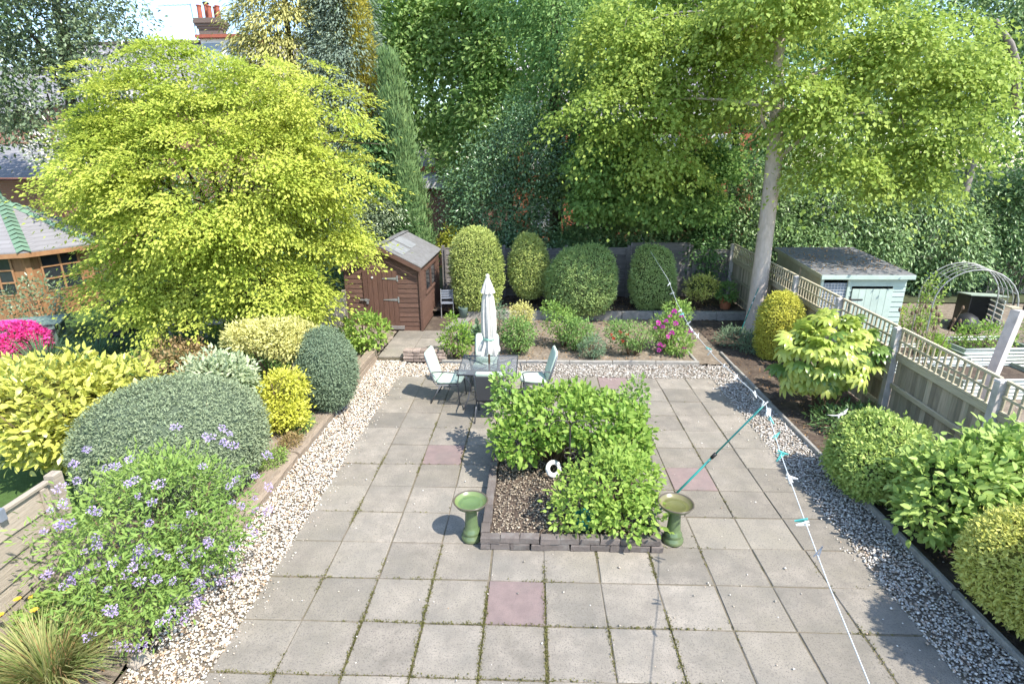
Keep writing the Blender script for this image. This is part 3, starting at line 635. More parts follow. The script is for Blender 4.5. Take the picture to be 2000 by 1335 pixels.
gravel('scattered_stones', 'loose pale stones scattered over the soil and paving', [(-2.1, 3.6, 11.75, 15.2, .012), (4.4, 5.9, 3, 14, .012), (-2.8, 3.7, 2, 10.8, .0018), (-2.9, -2.68, 2, 10.9, .045), (3.55, 3.78, 2, 10.9, .035), (-2.8, 3.6, 10.72, 10.95, .03), (-4.6, -3.7, 3, 9, .02), (6.2, 12, 5, 15, .02)], 3000, .011, greyc + cream)
gravel('bed_chippings', 'buff bark and stone chippings inside the brick edged bed', [(BX0 + .12, BX1 - .12, BY0 + .12, BY1 - .1, 1)], 1250, .014, [(.36, .30, .22, 3), (.26, .215, .165, 3), (.47, .40, .31, 1.5), (.17, .14, .11, 2)], zb=.105)

# edging of the gravel
def run(name, parent, p0, p1, w, h, zb, n, mat_, gap=.012, j=.004, part=None):
    p0, p1 = Vector((p0[0], p0[1], 0)), Vector((p1[0], p1[1], 0)); d = (p1 - p0); ang = math.atan2(d.y, d.x)
    for k in range(n):
        a, b = p0.lerp(p1, k / n), p0.lerp(p1, (k + 1) / n); c = (a + b) / 2
        mb = MB(); mb.bevbox((0, 0, 0), ((b - a).length - gap, w * random.uniform(.95, 1.03), h), min(.012, h * .2), j)
        o = mb.build(part or 'edging_stone', mat_, parent); o.location = Vector((c.x, c.y, zb + h / 2 + random.uniform(-.006, .006))) - Vector(parent.location); o.rotation_euler.z = ang + R(random.uniform(-.6, .6))
t = thing('concrete_edging', 'low concrete edging between the right gravel strip and the soil bed', 'edging', (4.35, 7, 0)); run('e', t, (4.35, 2.0), (4.35, 12.4), .06, .11, -.03, 11, M['concrete'])
t = thing('concrete_edging', 'low concrete kerb along the front of the back flower bed', 'edging', (1, 11.68, 0)); run('e', t, (-2.05, 11.69), (3.66, 11.69), .07, .11, -.02, 6, M['concrete'])
t = thing('concrete_edging', 'concrete strip edging the left side of the gritty back path', 'edging', (3.6, 13, 0)); run('e', t, (3.62, 11.78), (3.62, 15.2), .07, .1, -.02, 4, M['concrete'])
t = thing('retaining_kerb', 'low stone kerb holding up the bed under the clipped bushes', 'kerb', (1, 15.3, 0)); run('e', t, (-1.9, 15.3), (6.0, 15.3), .16, .3, -.02, 9, M['concrete'], j=.008)

# left retaining timbers
t = thing('sleeper_edging', 'weathered timber sleepers lying flat along the cream gravel', 'sleeper', (-3.68, 7, 0))
for k, (y0, y1) in enumerate(((4.72, 5.62), (5.64, 7.35), (7.37, 9.02))):
    mb = MB(); n = 9
    rings = []
    for i in range(n + 1):
        y = y0 + (y1 - y0) * i / n; q = lambda a: random.uniform(-a, a)
        rings.append([(-.13 + q(.012), y, -.03), (.125 + q(.012), y, -.03), (.13 + q(.01), y, .10 + q(.008)), (.09 + q(.012), y, .14 + q(.01)), (-.10 + q(.015), y, .155 + q(.01)), (-.135 + q(.012), y, .11 + q(.008))])
    vs = [v_ for r_ in rings for v_ in r_]; fs = [tuple(range(6))[::-1], tuple(n * 6 + i for i in range(6))]
    for i in range(n):
        for a in range(6): fs.append((i * 6 + a, i * 6 + (a + 1) % 6, (i + 1) * 6 + (a + 1) % 6, (i + 1) * 6 + a))
    mb.add(vs, fs); o = mb.build('sleeper', M['sleeper'], t); o.location = (-.01 + .02 * k - .0, -7, 0)
t = thing('retaining_wall', 'taller timber faced retaining wall leading to the shed step', 'wall', (-3.66, 10.6, 0))
for lv in range(2):
    for k, (y0, y1) in enumerate(((9.1, 10.4), (10.42, 11.9))):
        mb = MB(); mb.bevbox((0, 0, 0), (.2 - .02 * lv, y1 - y0 - .01, .148), .015, .008); o = mb.build('sleeper', M['sleeper'], t); o.location = (random.uniform(-.01, .01), (y0 + y1) / 2 - 10.6, .05 + lv * .15)
for (x, y, z, s, lab) in ((-3.62, 4.5, .08, .13, 'pale rock at the near end of the timber sleepers'), (-3.75, 4.62, .12, .11, 'smaller pale rock tucked behind the one at the sleeper end'), (-3.52, 3.75, .05, .1, 'smallest pale rock between the lilac shrub and the gravel'), (-3.68, 3.35, .08, .14, 'pale rock nearest the viewer beside the ornamental grass')):
    mb = MB(); mb.lathe([(.02, -.8), (.8, -.45), (1, 0), (.8, .5), (.3, .75)], 9); mb.v = [(a * s * random.uniform(.8, 1.25), b * s * random.uniform(.8, 1.2), c * s * .7 * random.uniform(.85, 1.15)) for a, b, c in mb.v]
    tag(mb.build('rock', M['rock'], loc=(x, y, z)), lab, 'rock', 'rocks along the gravel edge')

# shed path: step and slabs
pm = MB(); pm.box((-2.82, 12.85, .02), (1.42, 2.06, .1)); path = tag(pm.build('shed_path', M['joint']), kind='structure')
for i in range(2):
    for j in range(3):
        mb = MB(); mb.bevbox((0, 0, 0), (.69, .67, .05), .007, .004); o = mb.build('paving_slab', M['slab'], path); o.location = (-3.17 + i * .7, 12.16 + j * .68, .095 + random.uniform(-.004, .004))
pm = MB(); pm.box((-2.5, 15.1, .03), (.78, 2.5, .1)); tag(pm.build('side_path', M['soil']), kind='structure')
t = thing('paving_board', 'old planks lying beside the brown shed', 'plank', (-2.2, 14.6, .08))
for k in range(3): mb = MB(); mb.bevbox((k * .16, .1 * k, .02), (.13, 1.1, .04), .005, .004, rz=R(-12)); mb.build('plank', M['oldfence'], t)
# little stone wall
t = thing('stone_wall', 'short low wall of stacked walling stone beside the shed step', 'wall', (-2.5, 11.83, 0))
for lv in range(4):
    x = -2.93
    while x < -2.0:
        wd = random.uniform(.14, .26); wd = min(wd, -1.96 - x)
        if wd < .05: break
        mb = MB(); mb.bevbox((0, 0, 0), (wd - .012, .2, .062), .01, .006); o = mb.build('stone', M['stone'], t); o.location = (x + wd / 2 + 2.5, random.uniform(-.012, .008), .045 + lv * .07); x += wd
# centre bed
t = thing('brick_edging', 'two course brick edging round the planted centre bed', 'edging', (.45, 6.7, 0))
def brickrow(x0, y0, x1, y1, L, off, z, h, w=.105):
    d = Vector((x1 - x0, y1 - y0, 0)); n = d.length; d.normalize(); ang = math.atan2(d.y, d.x); s = -off
    while s < n - .03:
        a, b = max(0, s), min(n, s + L)
        if b - a > .04:
            mb = MB(); mb.bevbox((0, 0, 0), (b - a - .008, w, h - .004), .007, .004); o = mb.build('brick', M['brick'], t)
            c = Vector((x0, y0, 0)) + d * (a + b) / 2; o.location = (c.x - .45 + random.uniform(-.006, .006), c.y - 6.7 + random.uniform(-.007, .007), z + h / 2); o.rotation_euler.z = ang + R(random.uniform(-1.2, 1.2))
        s += L
for lv in range(2):
    z = .0 + lv * .085; e = .05
    brickrow(BX0, BY0 + e, BX1 + .0, BY0 + e, .23, .11 * (lv == 0), z, .083)
    brickrow(BX0 + e, BY0 + .11, BX0 + e, BY1 - .11, .36, .18 * lv, z, .083); brickrow(BX1 - e, BY0 + .11, BX1 - e, BY1 - .11, .36, .18 * lv, z, .083)
    brickrow(BX0, BY1 - e, BX1, BY1 - e, .23, .1 * lv, z, .083)
sheet('centre_bed_soil', BX0 + .08, BX1 - .08, BY0 + .08, BY1 - .08, lambda x, y: .095, 'soil', 40, 50, rough=.01)

# =================================================================== FENCES
# right boundary fence
FX = 6.03; FZ = lambda y: .032 * (y - 8.6)
fence = thing('boundary_fence', 'close board fence with lattice top and concrete posts down the right side', 'fence', (FX, 9, 0))
py = [2.6, 4.72, 6.86, 9.0, 10.85, 12.75, 14.9, 17.1]
post_me = {}
for y in py:
    mb = MB(); mb.bevbox((0, 0, .72), (.11, .10, 1.95), .012, .002); mb.box((0, 0, 1.71), (.125, .115, .03), taper=.85)
    o = mb.build('fence_post', M['post'], fence); o.location = (-.03, y - 9, FZ(y) - .08)
mb = MB(); mb.box((0, 0, .0), (.016, .108, 1.22)); board_me = mb.mesh('board', M['fence'])
mb = MB(); mb.box((0, 0, 0), (.018, .036, .40)); lat_me = mb.mesh('lattice_slat', M['rail'])
for a, b in zip(py[:-1], py[1:]):
    n = max(1, int((b - a - .1) / .105)); st = (b - a - .1) / n; mid = (a + b) / 2; ln = b - a - .1; sl_ = math.atan(.032)
    for k in range(n):
        y = a + .05 + (k + .5) * st; o = link('board', board_me, fence); o.location = (.05, y - 9, FZ(y) + .61 + random.uniform(-.008, .008)); o.rotation_euler = (random.uniform(-.008, .008), 0, R(11))
    for z, h in ((.22, .085), (.66, .085), (1.16, .11)):
        mb = MB(); mb.bevbox((0, 0, 0), (.05, ln, h), .01, .003); o = mb.build('rail', M['rail'], fence); o.location = (.01, mid - 9, FZ(mid) + z); o.rotation_euler.x = sl_
    tr = MB(); tr.box((0, 0, .205), (.045, ln, .035)); tr.box((0, 0, -.205), (.035, ln, .028)); trl = tr.build('lattice', M['rail'], fence); trl.location = (.0, mid - 9, FZ(mid) + 1.44); trl.rotation_euler.x = sl_
    mb = MB(); mb.box((-.012, 0, 0), (.016, ln, .036)); mb.build('lattice_slat', M['rail'], trl)
    nv = int(ln / .122)
    for k in range(nv + 1):
        o = link('lattice_slat', lat_me, trl); o.location = (.008, -ln / 2 + .02 + (ln - .04) * k / nv, 0)
# back fence of overlapped slats
bf = thing('slat_fence', 'silvered grey overlap fence panels behind the clipped bushes', 'fence', (1.5, 17.12, 0))
bx = [-2.8, -.92, 1.0, 2.9, 4.78, 6.0]; tops = [1.78, 1.76, 1.78, 1.93, 1.72]
for (a, b, tp) in zip(bx[:-1], bx[1:], tops):
    n = 10; ln = b - a - .1
    for k in range(n):
        z0 = .3 + (tp - .34) * k / n; h = (tp - .34) / n + .03; mb = MB(); q = [random.uniform(-.012, .012) for _ in range(12)]
        xs = [-ln / 2 + ln * i / 5 for i in range(6)]
        vs = [(x, -.012, -h / 2 + q[i]) for i, x in enumerate(xs)] + [(x, .010, h / 2) for x in xs]
        vs2 = [(x, y + .012, z) for x, y, z in vs]; fs = []
        for i in range(5): fs += [(i, i + 1, 7 + i, 6 + i), (12 + i + 1, 12 + i, 18 + i, 19 + i), (i + 1, i, 12 + i, 13 + i), (6 + i, 7 + i, 19 + i, 18 + i)]
        fs += [(0, 6, 18, 12), (5, 17, 23, 11)]
        mb.add(vs + vs2, fs); o = mb.build('slat', M['oldfence'], bf); o.location = ((a + b) / 2 - 1.5, -.02 - .004 * (k % 2), z0 + h / 2)
    mb = MB(); mb.bevbox((0, 0, 0), (ln, .05, .03), .004, .003); o = mb.build('cap_rail', M['oldfence'], bf); o.location = ((a + b) / 2 - 1.5, 0, tp + .01)
    for xx in (a + .07, b - .07):
        mb = MB(); mb.box((0, 0, 0), (.045, .02, tp - .3)); o = mb.build('batten', M['oldfence'], bf); o.location = (xx - 1.5, -.05, .3 + (tp - .3) / 2)
for x in bx[:-1]:
    mb = MB(); mb.bevbox((0, 0, 0), (.09, .09, 1.75), .006, .004); o = mb.build('fence_post', M['oldfence'], bf); o.location = (x - 1.5, .02, 1.0)
# near left panel
lf = thing('waney_fence', 'pale weathered waney board fence panel behind the ornamental grass', 'fence', (-4.72, 3.4, .3))
for k in range(5):
    mb = MB(); q = [random.uniform(-.012, .012) for _ in range(7)]; ln = 2.5; h = .235
    ys = [-ln / 2 + ln * i / 6 for i in range(7)]
    vs = [(.022, y, q[i]) for i, y in enumerate(ys)] + [(-.004, y, h) for y in ys] + [(.004, y, q[i]) for i, y in enumerate(ys)] + [(-.02, y, h) for y in ys]
    fs = []
    for i in range(6): fs += [(i + 1, i, 7 + i, 8 + i), (14 + i, 15 + i, 22 + i, 21 + i), (i, i + 1, 15 + i, 14 + i), (8 + i, 7 + i, 21 + i, 22 + i)]
    fs += [(0, 14, 21, 7), (6, 13, 27, 20)]
    mb.add(vs, fs); o = mb.build('board', M['palefence'], lf); o.location = (0, -.1, -.02 + k * .205)
mb = MB(); mb.bevbox((0, -.1, 1.05), (.06, 2.52, .035), .006, .004); mb.build('cap_rail', M['palefence'], lf)
for y in (1.06, -.2, -1.3): mb = MB(); mb.bevbox((.038, y, .5), (.022, .05, 1.06), .004, .002); mb.build('batten', M['palefence'], lf)
mb = MB(); mb.bevbox((0, 1.24, .45), (.1, .1, 1.3), .01, .004); mb.build('fence_post', M['palefence'], lf)
mb = MB(); mb.bevbox((.0, 0, .0), (.10, .07, .02), .008, .002); mb.bevbox((.05, 0, -.05), (.018, .06, .12), .006, .002); tag(mb.build('hook_clip', M['peg_grey'], loc=(-4.71, 4.02, 1.40)), 'grey plastic hook clipped over the top of the waney fence panel', 'hook')
# far left panel
lf = thing('slat_fence', 'pale horizontal slat fence panel between the maple and the brown shed', 'fence', (-4.72, 12.4, .15))
for k in range(12):
    mb = MB(); mb.bevbox((0, 0, 0), (.02, 1.75, .09), .005, .003); o = mb.build('slat', M['palefence'], lf); o.location = (.01, .1, .08 + k * .088); o.rotation_euler.y = R(-10)
for y in (-.82, .98): mb = MB(); mb.bevbox((0, y, .55), (.08, .08, 1.2), .008, .003); mb.build('fence_post', M['palefence'], lf)

# =================================================================== BROWN SHED
sx0, sx1, sy0, sy1, sb, se, sr = -4.78, -2.9, 13.86, 16.75, .12, 1.80, 2.30; sxm = (sx0 + sx1) / 2 - .02
shed = thing('garden_shed', 'brown stained timber shed with grey felt roof at the end of the left bed', 'shed', (sxm, sy0, sb))
O = Vector((sxm, sy0, sb))
dx0, dx1, dtop = -4.36, -3.47, 1.70
k = 0; bh = .125; z = sb
def halfw(zz): return (sx0, sx1) if zz <= se else (sxm - (sxm - sx0) * max(0, (sr - zz)) / (sr - se), sxm + (sx1 - sxm) * max(0, (sr - zz)) / (sr - se))
while z < sr - .03:
    z1 = min(z + bh, sr - .02); a0, b0 = halfw(z); a1, b1 = halfw(z1)
    segs = [((a0, dx0), (a1, dx0)), ((dx1, b0), (dx1, b1))] if z1 <= dtop + .02 else [((a0, b0), (a1, b1))]
    for (l0, r0), (l1, r1) in segs:
        mb = MB(); mb.add([(l0, sy0 - .022, z), (r0, sy0 - .022, z), (r1, sy0 - .008, z1), (l1, sy0 - .008, z1), (l0, sy0 + .01, z), (r0, sy0 + .01, z), (r1, sy0 + .01, z1), (l1, sy0 + .01, z1)], [(0, 1, 2, 3), (5, 4, 7, 6), (4, 0, 3, 7), (1, 5, 6, 2), (4, 5, 1, 0), (3, 2, 6, 7)])
        mb.v = [tuple(Vector(v_) - O) for v_ in mb.v]; mb.build('cladding_board', M['shed'], shed)
    z = z1
z = sb
while z < se - .02:   # right side, broken by the window
    z1 = min(z + bh, se)
    for (y0, y1) in (((sy0, 14.5), (16.1, sy1)) if .95 < z < 1.55 else ((sy0, sy1),)):
        mb = MB(); mb.add([(sx1 + .022, y0, z), (sx1 + .022, y1, z), (sx1 + .008, y1, z1), (sx1 + .008, y0, z1), (sx1 - .01, y0, z), (sx1 - .01, y1, z), (sx1 - .01, y1, z1), (sx1 - .01, y0, z1)], [(0, 1, 2, 3), (5, 4, 7, 6), (4, 0, 3, 7), (1, 5, 6, 2), (4, 5, 1, 0), (3, 2, 6, 7)])
        mb.v = [tuple(Vector(v_) - O) for v_ in mb.v]; mb.build('cladding_board', M['shed'], shed)
    z = z1
mb = MB(); mb.box((sx0 - sxm, (sy1 - sy0) / 2, .84), (.03, sy1 - sy0, 1.68)); mb.box((0, sy1 - sy0, .84), (sx1 - sx0, .03, 1.68)); mb.build('rear_walls', M['shed'], shed)
win = MB(); win.box((sx1 - sxm + .004, 15.3 - sy0, 1.28 - sb), (.008, 1.56, .62)); wo_ = win.build('window', M['pane'], shed)
for y in (14.5, 15.3, 16.1): mb = MB(); mb.box((sx1 - sxm + .02, y - sy0, 1.28 - sb), (.04, .05, .66)); mb.build('window_bar', M['shed'], wo_)
for z in (.96, 1.6): mb = MB(); mb.box((sx1 - sxm + .028, 15.3 - sy0, z - sb), (.05, 1.66, .045)); mb.build('window_bar', M['shed'], wo_)
mb = MB(); mb.bevbox((sx1 - sxm + .012, -.03, .84), (.06, .05, 1.72), .004, .002); mb.build('corner_trim', M['shed'], shed)
mb = MB(); mb.bevbox((sx0 - sxm - .012, -.03, .84), (.06, .05, 1.72), .004, .002); mb.build('corner_trim', M['shed'], shed)
dw = (dx1 - dx0) / 7
door = MB(); door.box(((dx0 + dx1) / 2 - sxm, .0, (sb + dtop) / 2 - sb), (dx1 - dx0, .02, dtop - sb)); door = door.build('door', M['shed_door'], shed)
for i in range(7):
    mb = MB(); mb.bevbox((dx0 + (i + .5) * dw - sxm, -.03, (sb + dtop) / 2 - sb), (dw - .008, .022, dtop - sb - .01), .004, .001); mb.build('door_plank', M['shed_door'], door)
for z in (1.5, .95):
    mb = MB(); mb.poly([(dx1 - sxm - .02, -.052, z + .03 - sb), (dx1 - sxm - .02, -.052, z - .03 - sb), (dx1 - sxm - .38, -.052, z - .01 - sb), (dx1 - sxm - .38, -.052, z + .01 - sb)], (0, .008, 0)); mb.box((dx1 - sxm + .01, -.048, z - sb), (.035, .012, .15)); mb.build('hinge', M['metal_grey'], door)
mb = MB(); mb.box((dx0 - sxm + .02, -.055, .95 - sb), (.24, .015, .035)); mb.box((dx0 - sxm + .06, -.06, .95 - sb), (.05, .02, .07)); mb.box((dx0 - sxm + .1, -.065, .88 - sb), (.055, .03, .07)); mb.build('bolt_and_padlock', M['metal_grey'], door)
mb = MB(); mb.tube([(dx0 - sxm + .26, -.04, 1.53 - sb), (dx0 - sxm + .26, -.06, 1.53 - sb)], .025, 12); mb.build('door_knob', M['white'], door)
mb = MB(); mb.bevbox((dx1 - sxm - .05, -.05, .09), (.34, .02, .1), .004, .001); mb.build('kick_board', M['oldfence'], door)
ov = .14
for s, xe in ((1, sx1 + .09), (-1, sx0 - .09)):
    ze = sr - (sr - se) * abs(xe - sxm) / (sx1 - sxm)
    mb = MB(); mb.poly([(0, -ov, sr + .03 - sb), (xe - sxm, -ov, ze + .03 - sb), (xe - sxm, sy1 - sy0 + ov, ze + .03 - sb), (0, sy1 - sy0 + ov, sr + .03 - sb)][::s], (0, 0, .022)); ro = mb.build('roof', M['felt'], shed)
    nrmz = Vector((sr - ze, 0, abs(xe - sxm))).normalized() * .006
    if s == 1:
        for (u0, u1, v0, v1, mm) in ((.10, .52, .25, 1.15, 'felt_pale'), (.06, .50, 1.35, 2.1, 'felt_pale')):
            f = lambda u, v_: ((xe - sxm) * u + nrmz.x, -ov + v_, sr + (ze - sr) * u + .056 - sb)
            mb = MB(); mb.poly([f(u0, v0), f(u1, v0), f(u1, v1), f(u0, v1)], (0, 0, .006)); mb.build('felt_patch', M[mm], ro)
    mb = MB(); mb.poly([(0, -ov - .02, sr + .02 - sb), (xe - sxm, -ov - .02, ze + .02 - sb), (xe - sxm, -ov - .02, ze - .09 - sb), (0, -ov - .02, sr - .09 - sb)], (0, .018, 0)); mb.build('barge_board', M['shed'], shed)
mb = MB(); mb.bevbox((0, (sy1 - sy0) / 2, sr + .055 - sb), (.16, sy1 - sy0 + 2 * ov, .02), .006, .002); mb.build('ridge_felt', M['felt'], shed)

# =================================================================== GREEN SHED AND THE GARDEN ON THE RIGHT
gx0, gx1, gy0, gy1 = 6.55, 8.45, 12.75, 15.2
gs = thing('painted_shed', 'sage green timber shed with flat felt roof and mesh window beyond the fence', 'shed', (gx0, gy0, 0))
gw, gd = gx1 - gx0, gy1 - gy0; fz, bz = 1.80, 2.02
mb = MB(); mb.poly([(0, 0, 0), (0, gd, 0), (0, gd, bz), (0, 0, fz)], (.02, 0, 0)); mb.build('side_wall', M['sage_side'], gs)
mb = MB(); mb.box((-.012, gd * .42, .95), (.03, .05, 1.86)); mb.build('side_batten', M['rail'], gs)
mb = MB(); mb.poly([(gw, 0, 0), (gw, gd, 0), (gw, gd, bz), (gw, 0, fz)], (-.02, 0, 0)); mb.poly([(0.03, gd, 0), (gw - .03, gd, 0), (gw - .03, gd, bz), (.03, gd, bz)], (0, -.02, 0)); mb.build('rear_walls', M['sage'], gs)
for k in range(15):
    z = .02 + k * .118
    if z + .11 > fz: break
    for x0, x1 in ((.62, .70), (1.62, gw)) if z < 1.50 else ((.62, gw),):
        mb = MB(); mb.poly([(x0, -.024, z), (x1, -.024, z), (x1, -.008, z + .118), (x0, -.008, z + .118)], (0, .02, 0)); mb.build('cladding_board', M['sage'], gs)
for k in range(5):
    mb = MB(); mb.poly([(.02, -.024, .02 + k * .118), (.6, -.024, .02 + k * .118), (.6, -.008, .138 + k * .118), (.02, -.008, .138 + k * .118)], (0, .02, 0)); mb.build('cladding_board', M['sage'], gs)
mw = MB(); mw.box((.31, .0, 1.13), (.58, .006, 1.0)); mwo = mw.build('window', M['pane_sky'], gs)
mb = MB()
for k in range(9): mb.tube([(.03 + k * .07, -.015, .62), (.03 + k * .07, -.015, 1.62)], .004, 4)
for k in range(15): mb.tube([(.03, -.017, .65 + k * .068), (.60, -.017, .65 + k * .068)], .004, 4)
mb.build('wire_mesh', M['white'], mwo)
for x in (.01, .61): mb = MB(); mb.bevbox((x, -.03, .9), (.055, .05, 1.78), .004, .001); mb.build('corner_trim', M['sage'], gs)
dr = MB(); dr.box((1.16, -.01, .77), (.92, .02, 1.46)); dr = dr.build('door', M['iron'], gs)
for k in range(6): mb = MB(); mb.bevbox((.71 + (k + .5) * .152, -.035, .77), (.146, .025, 1.45), .003, .001); mb.build('door_plank', M['sage'], dr)
mb = MB(); mb.box((.82, -.055, 1.25), (.3, .01, .03)); mb.box((.69, -.052, 1.25), (.03, .012, .1)); mb.build('hinge', M['iron'], dr)
mb = MB(); mb.poly([(-.07, -.12, fz), (gw + .09, -.12, fz), (gw + .09, gd + .08, bz + .02), (-.07, gd + .08, bz + .02)], (0, 0, .035)); mb.build('roof', M['felt'], gs)
mb = MB(); mb.bevbox((gw / 2 + .01, -.135, fz - .02), (gw + .16, .025, .1), .004, .001); mb.build('fascia', M['sage'], gs)
mb = MB(); mb.poly([(-.085, -.12, fz - .05), (-.085, gd + .08, bz - .03), (-.085, gd + .08, bz + .05), (-.085, -.12, fz + .04)], (.014, 0, 0)); mb.build('fascia', M['sage_side'], gs)
n = 420; P = np.stack([gx0 + rng.uniform(0, gw, n), gy0 + rng.uniform(.1, gd, n) ** 1.0, np.zeros(n)], 1); P[:, 2] = fz + .045 + (P[:, 1] - gy0 + .12) / (gd + .2) * (bz + .02 - fz)
V, F, v = sprays(P, np.tile([[0, 0, 1.]], (n, 1)), 1, .02, 1, L=.05, W=.03, out=.1, rnd=1.2, nup=1)
tag(npmesh('fallen_leaves', V, F, M['brown_dry'], None, v), 'dry leaves fallen on the flat roof of the green shed', 'leaves', kind='stuff')
# arched tunnel
ar = thing('garden_arch', 'grey metal rose arch with curved mesh top over the vegetable beds', 'arch', (10.05, 13.0, 0), R(-18))
def arc(r, y, n=14): return [(-r, y, 0), (-r, y, .7)] + [(r * -math.cos(math.pi * i / n), y, 1.15 + r * 1.05 * math.sin(math.pi * i / n)) for i in range(n + 1)] + [(r, y, .7), (r, y, 0)]
for y in (-.5, .5): mb = MB(); mb.tube(arc(.78, y), .016, 7); mb.build('hoop', M['arch'], ar, smooth=True)
for y in (-.25, 0, .25): mb = MB(); mb.tube(arc(.78, y)[2:-2], .009, 6); mb.build('mesh_bar', M['arch'], ar, smooth=True)
for i in range(9):
    a = math.pi * i / 8; mb = MB(); mb.tube([(-.78 * math.cos(a), -.5, 1.15 + .82 * math.sin(a)), (-.78 * math.cos(a), .5, 1.15 + .82 * math.sin(a))], .009, 6); mb.build('mesh_bar', M['arch'], ar, smooth=True)
for s in (-1, 1):
    for z in (.25, .7): mb = MB(); mb.tube([(.78 * s, -.5, z), (.78 * s, .5, z)], .009, 6); mb.build('mesh_bar', M['arch'], ar)
ar = thing('garden_arch', 'second thin dark metal arch at the far right edge by the white boards', 'arch', (13.4, 14.6, 0), R(-20))
for y in (-.3, .3): mb = MB(); mb.tube(arc(.6, y), .02, 7); mb.build('hoop', M['iron'], ar, smooth=True)
for i in range(5): a = math.pi * i / 4; mb = MB(); mb.tube([(-.6 * math.cos(a), -.3, 1.15 + .62 * math.sin(a)), (-.6 * math.cos(a), .3, 1.15 + .62 * math.sin(a))], .011, 6); mb.build('mesh_bar', M['iron'], ar)
# corrugated planters
def planter(x, y, wx, wy, h, label, rz=0):
    t = thing('raised_planter', label, 'planter', (x, y, 0), rz, 'corrugated raised planters beyond the fence')
    for s, L_, ang in ((-1, wx, 0), (1, wx, math.pi)):
        n = 48; vs, fs = [], []
        for i in range(n + 1):
            z = h * i / n; d = .012 * math.sin(2 * math.pi * z / .075); vs += [(-L_ / 2, s * wy / 2 + d * s, z), (L_ / 2, s * wy / 2 + d * s, z)]
        for i in range(n): fs.append((2 * i, 2 * i + 1, 2 * i + 3, 2 * i + 2))
        mb = MB(); mb.add(vs, fs); mb.build('long_side', M['corr'], t, smooth=True)
    for s in (-1, 1): mb = MB(); mb.box((s * wx / 2, 0, h / 2), (.015, wy, h)); mb.build('end_panel', M['planter_side'], t)
    for s in (-1, 1): mb = MB(); mb.tube([(-wx / 2, s * wy / 2, h), (wx / 2, s * wy / 2, h)], .022, 8); mb.build('rim', M['corr'], t, smooth=True)
    for s in (-1, 1): mb = MB(); mb.tube([(s * wx / 2, -wy / 2, h), (s * wx / 2, wy / 2, h)], .02, 8); mb.build('rim', M['planter_side'], t, smooth=True)
    mb = MB(); mb.box((0, 0, h - .08), (wx - .03, wy - .03, .02)); mb.build('compost', M['soil'], t); return t
planter(9.95, 12.1, 1.5, .85, .42, 'corrugated planter of leafy crops under the metal arch', R(4))
planter(8.35, 11.75, 1.6, .9, .34, 'low corrugated planter of bare earth beside the lattice fence', R(4))
planter(8.75, 10.35, 1.7, .9, .40, 'corrugated planter in front of the bare earth one', R(4))
planter(11.4, 11.0, 1.9, 1.0, .45, 'corrugated planter at the right edge behind the timber post', R(4))
planter(10.6, 9.4, 1.8, .9, .42, 'nearest corrugated planter at the right edge with yellow plant', R(4))
t = thing('timber_post', 'leaning square grey timber post standing alone beyond the lattice fence', 'post', (7.9, 9.35, 0)); mb = MB(); mb.bevbox((0, 0, .95), (.14, .14, 1.9), .01, .004); o = mb.build('post', M['post'], t); o.rotation_euler = (R(3), R(5), R(20)); mb = MB(); mb.box((.165, .05, 1.91), (.16, .16, .02)); mb.build('cap', M['rail'], t)
# dark compost bin
t = thing('compost_bin', 'dark compost bay with pale slatted side behind the arch', 'bin', (11.9, 14.9, 0), R(-15))
t.scale = (.75, .75, .85)
mb = MB(); mb.box((0, .5, .5), (1.0, .03, 1.0)); mb.box((-.5, .0, .5), (.03, 1.0, 1.0)); mb.build('back_board', M['black'], t)
for k in range(6): mb = MB(); mb.bevbox((.5, 0, .1 + k * .16), (.03, 1.0, .12), .005, .002); mb.build('slat', M['corr'], t)
mb = MB(); mb.box((0, 0, 1.03), (1.1, 1.1, .03), rx=R(-6)); mb.build('lid', M['planter_side'], t)
mb = MB(); mb.lathe([(.36, 0), (.33, .2), (.22, .38), (.08, .46)], 16); tag(mb.build('black_sack', M['black'], smooth=True, loc=(11.35, 14.5, 0)), 'black bin liner slumped in front of the compost bay', 'sack')
# white board fence far right
t = thing('board_fence', 'pale close boarded fence with dark stakes at the far right', 'fence', (18.4, 18.4, 0), R(-8))
for k in range(40): mb = MB(); mb.bevbox((-3.2 + k * .165, 0, .65), (.155, .02, 1.3), .004, .002); mb.build('board', M['palefence'], t)
for k in range(4): mb = MB(); mb.tube([(-3 + k * 1.9, -.08, 0), (-3 + k * 1.9, -.08, 1.5)], .03, 7); mb.build('stake', M['iron'], t)

